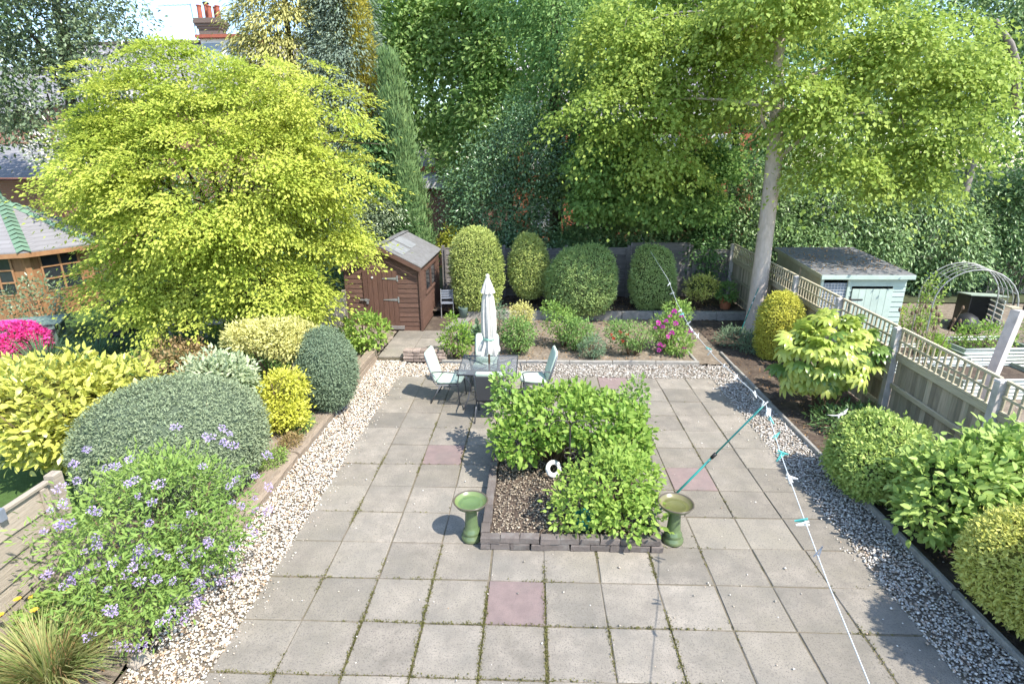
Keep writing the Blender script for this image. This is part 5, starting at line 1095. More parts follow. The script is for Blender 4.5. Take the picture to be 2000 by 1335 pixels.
t = thing('sycamore_tree', 'tall sycamore with pale smooth trunk and sunlit lime leaves on the right', 'tree', (5.72, 14.0, 0))
def push(bl, k): return [tuple(CAM[i] + (q[i] - CAM[i]) * k for i in range(3)) + tuple(x * k for x in q[3:6]) for q in bl]
BS = push([q for q in BS if q[0] < 4.5], 1.13) + [q for q in BS if q[0] >= 4.5]
tree_crown(t, BS, 580, 168, .50, .092, .075, 'L_syc', fan=.25, tiltup=.85, flat=.2, out=.3, down=.2, rnd=.8, nup=.7, back=.4, shell=(.5, 1.1), amp=.17, inner=.5, vs=.55, pad=.4)
BSL = [(1.75, 14.3, 4.2, .8, .9, .7), (2.6, 14.6, 3.5, .9, .8, .6), (3.7, 14.8, 3.3, 1.0, .8, .6), (4.4, 14.6, 4.2, .8, .8, .5), (1.6, 14.8, 3.3, .7, .7, .5)]
BSL = push(BSL, 1.12)
tree_crown(t, BSL, 260, 80, .44, .105, .085, 'L_syc2', name='lower_crown', tiltup=.8, flat=.25, out=.5, down=.4, rnd=.8, nup=.7, shell=(.5, 1.08), amp=.17, inner=.5)
mb = MB(); loc = Vector((5.72, 14.0, 0))
tp = [(0, 0, -.05), (.0, 0, .15), (-.02, 0, .5), (-.04, 0, 1.2), (-.05, 0, 2.2), (-.06, 0, 3.4), (-.08, 0, 4.4), (-.14, 0, 5.2), (-.25, .05, 6.4), (-.3, .1, 8.5)]; tr_ = [.42, .32, .245, .21, .19, .18, .185, .15, .11, .06]
mb.tube(tp, tr_, 14)
for q in [q for q in BS + BSL if q[2] > 4.9]:
    e = Vector(q[:3]) - loc; zs = max(3.3, min(7.5, e.z - rng.uniform(.2, 1.6))) + rng.uniform(0, .8); k = max(i for i, p_ in enumerate(tp) if p_[2] <= zs + .01); s = Vector(tp[k]).lerp(Vector(tp[min(k + 1, 9)]), (zs - tp[k][2]) / max(.1, tp[min(k + 1, 9)][2] - tp[k][2]))
    lp = limb(mb, s, e, rng.uniform(.035, .06), .01, .2, 7, 8)
    for _ in range(9): q2 = lp[random.randint(3, 8)]; limb(mb, q2, q2 + Vector(np.clip(rng.normal(size=3), -1.5, 1.5)) * .5 + Vector((0, 0, .1)), .014, .004, .14, 4, 3)
mb.build('trunk', M['bark_pale'], t, smooth=True)

def bgtree(name, label, base, blobs, ns, per, L, W, leaf, bark='bark', r=.25, cat='tree', spread=.6, **k):
    t = thing(name, label, cat, base); kw = dict(tiltup=.5, flat=.4, out=.5, down=.2, rnd=.8, nup=.6, back=.12, shell=(.55, 1.06), amp=.28, inner=.65, vs=.7); kw.update(k)
    tree_crown(t, blobs, ns, per, spread, L, W, leaf, **kw)
    hb = max(blobs, key=lambda b: b[2]); wood('trunk', t, base, (hb[0] * .5 + base[0] * .5, hb[1] * .5 + base[1] * .5, hb[2]), r, r * .35, [b[:3] for b in blobs], M[bark], 4)
    return t
# row behind the back fence
bgtree('holly_tree', 'dark glossy holly standing behind the pair of upright clipped bushes', (-1.0, 18.6, 0), [(-1.2, 18.4, 3.0, 1.5, 1.1, 1.7), (-.3, 18.5, 4.6, 1.3, 1.1, 1.2), (-2.0, 18.6, 2.2, 1.0, .9, 1.2), (-.1, 18.3, 1.9, .8, .8, .8)], 900, 26, .11, .05, 'L_holly', spread=.4, r=.15)
bgtree('evergreen_tree', 'tall dark evergreen rising behind the holly to the top of the view', (.8, 20.0, 0), [(.5, 20, 6.2, 1.6, 1.4, 1.6), (1.4, 19.8, 7.9, 1.9, 1.6, 1.6), (.6, 20, 9.6, 1.8, 1.6, 1.5), (2.1, 19.8, 5.3, 1.2, 1.1, .9)], 720, 28, .135, .058, 'L_beech2', spread=.5, down=.4, shell=(.75, 1.06))
bgtree('laurel_bush', 'dark laurel bush behind the tall silvered fence panel', (3.7, 18.5, 0), [(3.6, 18.3, 2.2, 1.2, .9, 1.0), (4.8, 18.4, 2.4, 1.0, .9, 1.2), (2.6, 18.4, 1.8, .8, .8, .7)], 480, 22, .13, .055, 'L_laurel', spread=.38, cat='bush', r=.1)
bgtree('laurel_bush', 'low dark laurel just behind the fence right of the holly', (1.3, 18.3, 0), [(1.1, 18.2, 1.85, .9, .7, .75), (2.0, 18.2, 2.2, .8, .6, .8), (.4, 18.4, 3.3, .5, .5, .5)], 330, 22, .12, .05, 'L_laurel', spread=.35, cat='bush', r=.08)
bgtree('ivy_mass', 'dark ivy smothering the fence corner left of the big trunk', (5.2, 17.6, 0), [(5.3, 17.35, 1.6, .75, .4, .9), (5.6, 17.6, 2.6, .9, .6, .8)], 260, 22, .09, .06, 'L_ivy', spread=.3, cat='ivy', r=.06)
for k, (x, y, zt, lab) in enumerate(((7.6, 18.3, 3.9, 'dark laurel hedge clump directly behind the big pale trunk'), (10.2, 18.9, 4.5, 'glossy laurel hedge clump rising behind the sage green shed'), (13.1, 19.2, 4.3, 'glossy laurel hedge clump behind the metal rose arch'), (16.2, 19.3, 3.9, 'glossy laurel hedge clump above the pale boards at the right edge'), (19.4, 19.6, 4.2, 'laurel hedge clump at the extreme right edge'))):
    bgtree('laurel_hedge', lab, (x, y, 0), [(x, y, zt * .48, 1.7, 1.1, zt * .5), (x + .8, y - .3, zt * .35, 1.1, .9, zt * .35), (x - .9, y - .2, zt * .65, 1.1, .9, zt * .36)], 720, 25, .14, .055, 'L_laurel', spread=.42, cat='hedge', r=.1, down=.35)
bgtree('lime_tree', 'grey green tree with a pale broken limb at the top right corner', (13.4, 18.6, 0), [(13.2, 18.4, 6.3, 1.8, 1.5, 1.2), (15.0, 18.6, 7.6, 2.0, 1.6, 1.4), (12.4, 18.6, 8.3, 1.8, 1.5, 1.2), (16.5, 18.6, 5.9, 1.7, 1.5, 1.1), (11.2, 19.2, 6.0, 1.3, 1.2, 1.0), (14.5, 19, 9.6, 2.4, 2, 1.2)], 800, 26, .15, .07, 'L_laurel', spread=.5, bark='grey_bark', r=.17)
tt = bpy.data.objects['lime_tree']; mb = MB(); mb.tube([Vector(q) - Vector(tt.location) for q in ((13.2, 17.0, 5.6), (12.6, 16.6, 6.7), (12.2, 16.4, 7.1), (11.55, 16.2, 7.6))], [.11, .09, .08, .055], 9); mb.build('broken_limb', M['grey_bark'], tt, smooth=True)
# pale green trees further back
far = [(-4.0, 26, 'pale green tree rising behind the cypress and the garage', [(-4.4, 26, 7.5, 2.0, 1.8, 2.0), (-3.2, 25.6, 9.5, 2.0, 1.8, 1.6), (-5.3, 26, 10.2, 1.8, 1.8, 1.6)], 'L_beech'),
       (-1.2, 24.5, 'light leaved tree left of the tall dark evergreen', [(-1.8, 24.2, 6.1, 1.5, 1.4, 1.4), (-1.0, 24.5, 8.3, 1.9, 1.6, 1.6), (-2.6, 24.6, 4.4, 1.2, 1.1, 1.1), (-1.4, 24.6, 10.3, 1.9, 1.7, 1.3)], 'L_beech'),
       (3.6, 26, 'mid green tree hiding the left of the red brick house', [(3.2, 26, 8.6, 2.1, 1.8, 1.5), (5.0, 26.2, 10.0, 2.3, 1.8, 1.5), (1.8, 26, 10.2, 1.8, 1.6, 1.4), (4.6, 26, 3.6, 1.5, 1.2, 1.1)], 'L_beech2'),
       (8.6, 25, 'mid green tree showing through the middle of the sycamore', [(8.4, 25, 5.2, 1.8, 1.5, 1.5), (10.2, 25, 7.2, 2.3, 1.8, 1.8), (7.8, 25.4, 9.8, 2.3, 1.8, 1.5), (12, 25, 9.7, 2.2, 1.8, 1.5)], 'L_beech2'),
       (14.5, 26, 'shaded tree filling the gap at the right behind the laurels', [(14, 26, 6.0, 2.4, 1.9, 2.2), (16.5, 26, 8.6, 2.4, 1.9, 2.0), (19, 26, 6.0, 2.5, 2, 2.6), (21.5, 26, 9, 2.5, 2, 2.4), (17, 26, 4, 2, 1.6, 1.5), (22.5, 26, 4.6, 2.4, 2, 2.4), (25.5, 26, 6.5, 2.6, 2, 3)], 'L_beech2'),
       (-7.6, 30, 'pale tree crown between the golden cedar and the house dormer', [(-7.6, 30, 8.8, 2.2, 1.8, 2.2), (-6.2, 30, 11, 2.2, 1.8, 1.8), (-9.6, 31, 7.4, 1.6, 1.5, 1.5)], 'L_beech'),
       (-3.6, 36, 'pale leafy crown far behind the garage', [(-4.5, 36, 5.0, 3.0, 1.8, 2.4), (-1.5, 37, 7.0, 2.2, 1.8, 2.2)], 'L_beech'),
       (14.0, 40, 'distant green tree right of the red brick house', [(14.5, 40, 5.5, 3.2, 2, 3.2), (19, 40, 7, 3.5, 2, 3.5), (24, 40, 6, 3.5, 2, 4)], 'L_beech2'),
       (1.9, 20.6, 'fresh green tree right of the dark evergreen behind the fence', [(1.9, 20.4, 3.9, 1.0, .9, .8), (2.9, 20.2, 4.6, 1.0, .9, .8), (3.6, 20.2, 3.3, 1.1, .9, .8)], 'L_beech')]
for x, y, lab, bl, lf_ in far: bgtree('broadleaf_tree', lab, (x, y, 0), bl, 700 if 'beech' in lf_[2:] and x < 3 else 560, 29, .19, .12, lf_, spread=.7, r=.22, shell=(.8, 1.06), amp=.22)
# left side trees
bgtree('holly_tree', 'large grey green holly with white blossom at the top left', (-13.4, 16.6, .28), [(-13.6, 16.4, 6.2, 2.0, 1.8, 1.7), (-11.7, 16.3, 7.0, 1.7, 1.5, 1.6), (-14.2, 16.5, 8.3, 2.1, 1.8, 1.5), (-12.2, 16.5, 5.0, 1.3, 1.2, 1.0), (-15.6, 16.6, 6.6, 1.6, 1.5, 1.6), (-12.4, 16.4, 8.8, 1.4, 1.4, 1.0)], 860, 27, .12, .06, 'L_hollyb', spread=.45, down=.1)
hb = [o for o in bpy.data.objects if o.name.startswith('holly_tree')][-1]
P, N = blob_pts([(-11.0, 15.9, 6.3, 1.1, .9, .8), (-12.6, 15.2, 4.6, .8, .7, .5)], 130, shell=(.8, 1.1), back=0); V, F, v = sprays(P, N, 9, .14, L=.06, W=.05, out=.8); npmesh('blossom', V, F, M['F_white'], hb, v)
bgtree('broadleaf_tree', 'bright green tree with dark trunk at the far left edge', (-17.3, 17.5, .28), [(-17.2, 17.4, 7.2, 1.5, 1.5, 1.4), (-16.6, 17.4, 9.4, 1.8, 1.6, 1.4), (-18.4, 17.4, 5.2, 1.4, 1.3, 1.1)], 420, 24, .16, .1, 'L_beech2', spread=.6, r=.3)
bgtree('shrub_thicket', 'dark evergreen thicket between the summerhouse and the maple', (-10.8, 18.5, .28), [(-11, 18.4, 2.2, 1.9, 1.2, 1.9), (-8.8, 18.6, 2.2, 1.7, 1.2, 1.8), (-6.9, 18.3, 2.4, 1.4, 1.1, 1.7), (-13, 18.8, 3.2, 1.5, 1.2, 1.3)], 620, 22, .14, .065, 'L_holly', cat='thicket', spread=.45, r=.1)
# golden drooping cedar
def conifer(name, label, base, axis_top, rad_fn, ns, per, L, W, leaf, spread, up=0., down=0., flat=.5, out=.9, tiltup=.3, cat='conifer', z0=.5, back=.3, nup=.5, rnd=.6, tier=0):
    t = thing(name, label, cat, base); b = np.array(base, float); tp_ = np.array(axis_top, float)
    m = ns * 3; s = rng.random(m) ** .85 * (1 - z0 / (tp_[2] - b[2])) + z0 / (tp_[2] - b[2]); a = rng.uniform(0, 6.28, m)
    rr = np.array([rad_fn(q) for q in s]); k_ = rng.random(m) < rr / rr.max() + .08; s, a, rr = s[k_], a[k_], rr[k_]
    N = np.stack([np.cos(a), np.sin(a), np.full(len(a), .15)], 1); ax = b + (tp_ - b) * s[:, None]
    lump = Lump(1.1); P = ax + N * (rr * rng.uniform(.72, 1.04, len(rr)))[:, None]; P += N * (lump(P) * .12 * rr)[:, None]
    fc = ((CAM - P) * N).sum(1) > 0; k_ = fc | (rng.random(len(P)) < back); P, N = P[k_][:ns], nrm(N[k_][:ns])
    if tier: ph = np.arctan2(N[:, 1], N[:, 0]) * 1.7; P[:, 2] = np.round(P[:, 2] / tier + np.sin(ph) * .5) * tier - np.sin(ph) * .5 * tier + rng.normal(size=len(P)) * .05
    V, F, v = sprays(P, N, per, spread, flat=flat, L=L, W=W, out=out, up=up, down=down, tiltup=tiltup, nup=nup, rnd=rnd, fan=.5 if tier else 0)
    npmesh('crown', V, F, M[leaf], t, v)
    mb = MB(); mb.tube([(0, 0, 0), tuple((tp_ - b) * .5), tuple((tp_ - b) * .97)], [.2, .13, .03], 8); mb.build('trunk', M['bark'], t, smooth=True); return t
conifer('golden_cedar', 'golden conifer with drooping layered sprays behind the maple', (-7.9, 19.2, .1), (-7.6, 19.2, 12.5), lambda s: 2.0 * (1 - s) ** .6 + .2 + .15 * math.sin(s * 38), 520, 78, .145, .045, 'L_cedar', .5, down=.9, flat=.35, tiltup=.6, z0=3.0, tier=.75)
conifer('grey_conifer', 'grey green conifer between the golden cedar and golden spire', (-6.1, 18.6, .1), (-5.6, 18.6, 11.8), lambda s: 1.35 * (1 - s) ** .7 + .2, 420, 66, .13, .042, 'L_gconifer', .42, down=.6, z0=2.5, tier=.6)
conifer('golden_spire', 'slim bright golden conifer spire left of the green cypress', (-4.7, 18.4, .1), (-5.35, 18.2, 10.5), lambda s: .42 * (1 - s) ** .4 + .06, 360, 40, .09, .028, 'L_spire', .2, up=1.0, z0=3)
conifer('cypress_tree', 'narrow green columnar cypress behind the brown shed', (-3.75, 17.75, .1), (-4.25, 17.7, 7.35), lambda s: .62 * (1 - s) ** .45 * (1 - .25 * (s < .15)) + .04, 620, 32, .15, .04, 'L_cypress', .16, up=1.6, flat=1, tiltup=0, out=.35, z0=.6, nup=.1, rnd=.35)
bgtree('ivy_mass', 'deep green ivy clad mass filling the gap left of the cypress', (-4.9, 17.9, 0), [(-5.0, 17.9, 4.4, .95, .9, 1.4), (-4.5, 17.5, 2.9, .9, .7, 1.2), (-5.6, 17.9, 2.8, 1.1, .9, 1.3), (-4.0, 17.4, 1.9, .75, .6, .9)], 620, 26, .12, .07, 'L_ivy', cat='ivy', spread=.4, r=.1)
bgtree('cotoneaster_bush', 'pale grey green bush just above the shed roof on its left', (-5.0, 16.9, .1), [(-5.2, 16.9, 2.5, .85, .7, .7), (-4.6, 17.0, 2.9, .6, .5, .5)], 240, 26, .085, .035, 'L_hollyb', cat='bush', spread=.32, r=.06)
leafy('yellow_shrub', 'pale yellow green shrub behind the fence right of the shed roof', [(-2.6, 18.0, 1.7, .5, .4, .7)], 160, 14, .09, .045, 'L_ylow', base=0, spread=.2)

# clipped bushes along the back
G = 'clipped bushes in front of the back fence'
clipped('topiary_bush', 'tallest rounded column of clipped gold green conifer behind the parasol', (-1.63, 15.75, 1.36), (.70, .68, 1.20), 7000, .055, .026, 'L_topi', 'inner', 2.5, G, base=.25)
clipped('topiary_bush', 'narrower clipped oval bush right of the tallest one', (-.15, 16.1, 1.38), (.53, .52, 1.0), 5000, .055, .026, 'L_topi', 'inner', 2.3, G, base=.25, flatb=.5)
clipped('topiary_bush', 'widest rounded clipped green bush in the middle of the back fence', (1.40, 15.5, 1.12), (.90, .8, .93), 7500, .055, .024, 'L_topi2', 'inner', 2.5, G, base=.25)
clipped('topiary_bush', 'small clipped bush pressed against the left of the widest one', (.66, 15.75, .88), (.36, .36, .60), 2200, .055, .024, 'L_topi2', 'inner', 2.2, G, base=.25)
clipped('topiary_bush', 'clipped green bush with square shoulders furthest right along the fence', (3.38, 15.8, 1.10), (.60, .55, .88), 5000, .055, .024, 'L_topi2', 'inner', 2.6, G, base=.25)
leafy('yellow_shrub', 'low spreading yellow green shrub right of the clipped bushes', [(4.82, 15.85, .85, .52, .42, .35)], 150, 12, .06, .03, 'L_goldsprig2', base=.26, spread=.13, stem=(10, .4), core_=(.7, 'inner'))
clipped('golden_column', 'bright gold clipped conifer column beside the lattice fence', (5.46, 12.15, .78), (.40, .40, .80), 5500, .045, .02, 'L_goldsprig', 'inner_gold', 2.6, base=.02)
clipped('hedge_ball', 'round clipped light green hedge ball by the right gravel', (4.62, 6.75, .47), (.56, .54, .52), 5200, .05, .028, 'L_ball', 'inner', 2.3, base=.0, amp=.05, holes=1)
clipped('golden_hedge', 'golden lime clipped conifer in the near right corner', (4.86, 4.5, .55), (.62, .60, .55), 8000, .046, .019, 'L_goldsprig2', 'inner_gold', 2.3, base=.0, amp=.04)
clipped('shadow_hedge', 'unseen tall clipped hedge added at the near right to cast the patio shadow', (5.0, 3.45, 1.05), (.78, .7, 1.1), 3500, .05, .025, 'L_topi2', 'inner', 2.4, base=.0)  # out-of-view hedge, added for the shadow it throws on the near paving
# left bed
clipped('blue_dome', 'big blue green clipped dome in the left bed behind the lilac flowers', (-4.60, 6.30, .86), (1.09, 1.05, .80), 13500, .035, .0145, 'L_blue', 'inner_blue', 2.25, base=.12, amp=.035)
clipped('dark_dome', 'smaller dark green clipped dome beside the shed path wall', (-3.62, 9.05, .84), (.50, .50, .72), 6500, .036, .015, 'L_dkblue', 'inner_blue', 2.15, base=.15, amp=.03)
leafy('cream_shrub', 'cream and gold flat topped cloud shrub on bare stems', [(-4.55, 9.15, 1.42, .85, .62, .26), (-4.95, 9.3, 1.35, .55, .5, .24), (-4.2, 9.0, 1.28, .45, .4, .22)], 420, 16, .055, .028, 'L_yvar', base=.2, spread=.13, flat=.5, stem=(14, .1), core_=(.62, 'inner_gold'))
leafy('gold_shrub', 'bright gold layered shrub below the cream cloud shrub', [(-4.03, 8.2, .85, .38, .34, .28), (-3.98, 8.0, .48, .40, .34, .24)], 260, 14, .055, .028, 'L_ylow', base=.16, spread=.12, core_=(.65, 'inner_gold'))
leafy('variegated_shrub', 'white variegated shrub behind the blue green dome', [(-4.85, 7.75, 1.0, .60, .5, .60)], 360, 11, .085, .034, 'L_wvar', base=.2, spread=.12, core_=(.7, 'inner'), up=.3)
leafy('bronze_shrub', 'bronze tipped shrub behind the white variegated one', [(-6.6, 9.6, .82, .62, .5, .38), (-5.9, 9.2, .7, .4, .4, .35)], 260, 12, .065, .032, 'L_red', base=.28, spread=.13, core_=(.65, 'inner'))
leafy('golden_laurel', 'bright yellow broad leaved shrub at the left edge over the fence', [(-6.35, 6.45, 1.15, .85, .7, .72), (-5.75, 6.9, 1.25, .55, .5, .45)], 420, 9, .115, .052, 'L_glaurel', base=.28, nind=240, spread=.16, core_=(.66, 'inner_gold'), up=.25)
leafy('evergreen_shrub', 'small glossy bright green shrub in front of the brown shed', [(-3.88, 12.15, .56, .42, .38, .36)], 130, 9, .10, .05, 'L_bright', base=.15, spread=.13, nind=60)
cz = leafy('lilac_shrub', 'loose green shrub covered in lilac flower heads in the near left bed', [(-3.68, 4.65, 1.18, .80, .70, .48), (-3.95, 4.3, .95, .55, .5, .5), (-3.3, 4.55, .75, .50, .45, .42), (-3.55, 3.95, .62, .5, .4, .36)], 620, 16, .058, .018, 'L_cean', base=.15, spread=.17, stem=(22, .2), shell=(.45, 1.08), amp=.26, f=2.6, up=.1)
fm = []
for k in range(3):
    n = 46; U = rdir(n); P = U * np.array([.055, .038, .032]) * rng.uniform(.5, 1.1, (n, 1)); V, F, kk = leaves(P, U + rng.normal(size=(n, 3)) * .4, rdir(n), .020, .018); o = npmesh('flower_head', V, F, M['F_lilac'], None, np.repeat(rng.random(n), kk)); fm.append(o.data); bpy.data.objects.remove(o)
P, N = blob_pts([(-3.68, 4.65, 1.18, .84, .74, .52), (-3.95, 4.3, .95, .6, .55, .54), (-3.3, 4.55, .75, .55, .5, .46), (-3.55, 3.95, .62, .55, .45, .4)], 105, shell=(.98, 1.1), amp=.1, back=0, ground=.3)
for p_ in P: o = link('flower_head', random.choice(fm), cz); o.location = Vector(p_) - Vector(cz.location); o.rotation_euler = (random.uniform(-.5, .5), random.uniform(-.5, .5), random.uniform(0, 6)); o.scale = (random.uniform(.55, 1.0),) * 3
t = thing('ornamental_grass', 'arching green and straw coloured grass clump in the bottom left corner', 'grass', (-3.95, 3.35, .22))
blades('blades', t, (-3.95, 3.35, .22), 900, .62, .55, 'L_grass', .008, 1.05)
blades('dry_blades', t, (-3.9, 3.4, .22), 120, .6, .5, 'brown_dry', .005, 1.1)
t = thing('poppy_plant', 'low leafy plant with yellow poppies in front of the waney fence', 'plant', (-4.25, 3.85, .28))
P, N = blob_pts([(-4.25, 3.85, .42, .36, .3, .2)], 120); V, F, v = sprays(P, N, 10, .08, L=.05, W=.03, hexa=True); npmesh('foliage', V, F, M['L_cean'], t, v)
n = 8; U = np.stack([np.cos(np.arange(n) * .785), np.sin(np.arange(n) * .785), np.full(n, .35)], 1); V, F, kk = leaves(np.zeros((n, 3)), U, np.tile([[0, 0, 1.]], (n, 1)), .035, .034, True); o = npmesh('flower', V, F, M['F_yellow'], None, np.repeat(rng.random(n), kk)); pf = o.data; bpy.data.objects.remove(o)
for k in range(6): o = link('flower', pf, t); o.location = (random.uniform(-.35, .3), random.uniform(-.3, .1), .28 + random.uniform(.0, .1))
for k, (x, y, lab) in enumerate(((-3.78, 8.15, 'small bluebell spikes at the foot of the gold shrub'), (-3.75, 7.6, 'low reddish heather cushion on the sleeper edge'), (-3.78, 7.05, 'low green cushion plant by the sleeper edge'))):
    leafy('edging_plant', lab, [(x, y, .2, .16, .28, .1)], 90, 9, .035, .016, ['L_bed', 'L_red', 'L_cean'][k], cat='plant', base=.1, spread=.07, stem=None)
# plants left garden
leafy('azalea_bush', 'vivid pink flowering azalea at the left edge below the table', [(-11.0, 10.75, .72, .62, .5, .34)], 90, 8, .05, .03, 'L_bed', base=.28, spread=.12, stem=(8, .2), core_=(.75, 'inner'))
az = [o for o in bpy.data.objects if o.name.startswith('azalea_bush')][0]; P, N = blob_pts([(-11.0, 10.75, .72, .66, .54, .38)], 520, shell=(.95, 1.05)); V, F, v = sprays(P, N, 8, .06, L=.055, W=.055, out=1); npmesh('blossom', V, F, M['F_pink'], az, v)
for k, (x, y, h_, lab) in enumerate(((-9.9, 10.2, .7, 'tall blue green iris leaves right of the pink azalea'), (-9.0, 10.4, .65, 'dark strappy leaves in front of the dark padded chair'), (-8.2, 10.8, .55, 'dark strappy clump under the maple right of the dark chair'), (-7.3, 11.0, .5, 'shaded grassy clump at the foot of the maple'))):
    t = thing('iris_clump', lab, 'plant', (x, y, .28), group='strap leaved clumps on the left lawn'); blades('blades', t, (x, y, .28), 230, h_ * 1.25, .8, 'L_iris', .016, .6)
for k, (x, y, lab) in enumerate(((-10.4, 9.6, 'low leafy border plant in front of the pink azalea'), (-8.6, 9.6, 'low dark leafy plant beside the strappy leaves'), (-9.6, 9.0, 'low leafy plants nearest the yellow shrub'), (-11.9, 12.6, 'climbing shrub against the summerhouse wall'), (-9.0, 13.6, 'shaded evergreen behind the dark padded chair'), (-7.0, 13.4, 'shaded evergreen under the right side of the maple'), (-10.4, 13.2, 'shaded shrub between the summerhouse and the chairs'), (-6.0, 10.4, 'low shaded plants in front of the maple trunk'), (-7.6, 9.9, 'low green plants behind the bronze tipped shrub'))):
    leafy('border_plant', lab, [(x, y, .5 if k < 3 or k > 6 else 1.0, .75, .5, .28 if k < 3 or k > 6 else .75)], 130, 9, .08, .04, 'L_bed' if k != 3 else 'L_hollyb', cat='plant', base=.28, spread=.15)
# back bed shrubs
leafy('azalea_shrub', 'upright lime green shrub left of the parasol', [(-1.74, 11.98, .50, .38, .32, .34), (-1.85, 12.0, .85, .14, .14, .2)], 110, 9, .075, .03, 'L_ylow', base=.06, spread=.11, up=.4)
bpy.data.objects['azalea_shrub'].children[0].data.materials[0] = M['L_bright']
leafy('green_shrub', 'fresh green bushy shrub right of the parasol', [(-.36, 12.35, .50, .40, .36, .40)], 200, 12, .055, .026, 'L_bed', base=.06, spread=.1)
leafy('cream_bush', 'small cream yellow bush above the fresh green shrub', [(-.28, 13.0, .80, .30, .28, .32)], 130, 12, .045, .02, 'L_yvar', base=.06, spread=.09)
leafy('rose_bush', 'leggy green rose in the middle of the back bed', [(.75, 12.8, .62, .42, .35, .40), (.45, 12.9, .95, .2, .2, .2)], 170, 10, .055, .03, 'L_rose', base=.06, spread=.12, stem=(9, .3))
leafy('green_shrub', 'rounded mid green shrub left of the red flowered one', [(1.05, 12.5, .48, .40, .34, .32)], 150, 11, .06, .028, 'L_bed', base=.06, spread=.1)
leafy('azalea_shrub', 'small grey green azalea at the front of the back bed', [(1.34, 11.98, .32, .30, .26, .24)], 120, 11, .042, .018, 'L_grey', base=.06, spread=.08)
sh = leafy('azalea_shrub', 'loose green azalea with a few red flowers in the back bed', [(2.28, 12.25, .50, .52, .4, .38), (1.9, 12.4, .55, .3, .3, .3)], 200, 10, .055, .024, 'L_bed', base=.06, spread=.12)
rh = leafy('rhododendron', 'tall green bush with magenta flowers by the back path', [(3.15, 12.5, .55, .44, .38, .42), (3.35, 12.7, .95, .34, .3, .28), (3.3, 12.2, .35, .35, .3, .22)], 260, 10, .065, .03, 'L_rose', base=.06, spread=.12)
def blooms(parent, centres, m_, r_=.05):
    n = 16; U = rdir(n); U[:, 2] = np.abs(U[:, 2]); V, F, kk = leaves(U * r_ * .3, U, rdir(n), r_, r_ * .9); o = npmesh('flower_head', V, F, M[m_], None, np.repeat(rng.random(n), kk)); me = o.data; bpy.data.objects.remove(o)
    for c_ in centres: o = link('flower_head', me, parent); o.location = Vector(c_) - Vector(parent.location); o.rotation_euler = (R(50), 0, random.uniform(-1, 1)); o.scale = (random.uniform(.7, 1.2),) * 3
blooms(rh, [(2.86, 12.05, .35), (2.95, 12.02, .32), (2.85, 12.1, .2), (3.05, 12.1, 1.0), (3.15, 12.2, 1.08), (2.8, 12.15, .82), (2.9, 12.1, .75), (2.75, 12.2, .7), (3.1, 12.05, .62), (2.95, 12.05, .9), (3.55, 12.2, .62), (3.4, 12.0, .3), (3.0, 12.0, .55), (3.2, 12.2, .8), (3.35, 12.3, .95)], 'F_mag', .055)
blooms(sh, [(1.75, 12.05, .58), (1.8, 12.0, .5), (2.0, 11.98, .45), (1.95, 12.1, .62), (2.1, 12.0, .6)], 'F_red', .04)
leafy('hosta_clump', 'blue green broad leaves behind the lime shrub', [(-1.45, 13.2, .25, .42, .3, .16)], 30, 5, .2, .11, 'L_grey', cat='plant', base=.05, spread=.15, stem=None)
leafy('rose_bush', 'grey green rose behind the parasol', [(-.95, 13.4, .6, .3, .3, .45)], 90, 9, .05, .028, 'L_grey', base=.05, spread=.1)
leafy('lavender_clump', 'low silvery plants with pale flower spikes at the foot of the big tree', [(4.95, 13.0, .25, .5, .4, .2), (5.2, 12.6, .2, .4, .4, .16)], 220, 10, .06, .016, 'L_grey', cat='plant', base=.02, spread=.12, up=.7, stem=None)
leafy('fern_mass', 'dark low fern spreading below the fatsia', [(5.35, 8.7, .15, .6, .5, .15)], 130, 9, .09, .025, 'L_ivy', cat='plant', base=.0, spread=.15, stem=None)
# centre bed
leafy('hydrangea_shrub', 'broad bright green shrub with brown stems across the back of the centre bed', [(.3, 7.3, .82, .62, .48, .28), (.95, 7.2, .80, .55, .46, .28), (-.18, 7.0, .58, .36, .36, .24), (1.25, 6.95, .6, .34, .36, .26), (.55, 7.55, .92, .5, .36, .22)], 560, 8, .088, .052, 'L_bright', base=.1, nind=300, spread=.13, stem=(80, .1), shell=(.72, 1.1), amp=.17, f=2.5, up=.2)
leafy('rose_shoot', 'tall leafy rose shoot at the back left of the centre bed', [(-.42, 7.62, 1.12, .20, .18, .24), (-.46, 7.5, .78, .2, .18, .16)], 60, 7, .075, .045, 'L_rose', base=.1, spread=.1, stem=(4, .6), nind=60)
leafy('rose_shoot', 'reddish tipped rose at the back right of the centre bed', [(1.42, 7.45, .85, .26, .24, .34), (1.5, 7.5, 1.15, .12, .12, .16)], 80, 7, .065, .036, 'L_rose', base=.1, spread=.11, stem=(5, .6))
leafy('leafy_shrub', 'sprawling bright leafed shrub spilling over the front right of the centre bed', [(.95, 5.95, .58, .46, .38, .32), (.62, 5.75, .38, .34, .26, .24), (1.25, 6.1, .52, .32, .3, .32), (1.12, 6.42, .6, .32, .3, .24), (1.15, 5.62, .36, .3, .2, .2)], 470, 7, .062, .040, 'L_bright', base=.1, nind=300, spread=.12, stem=(20, .3), shell=(.6, 1.12), amp=.24, f=2.6)
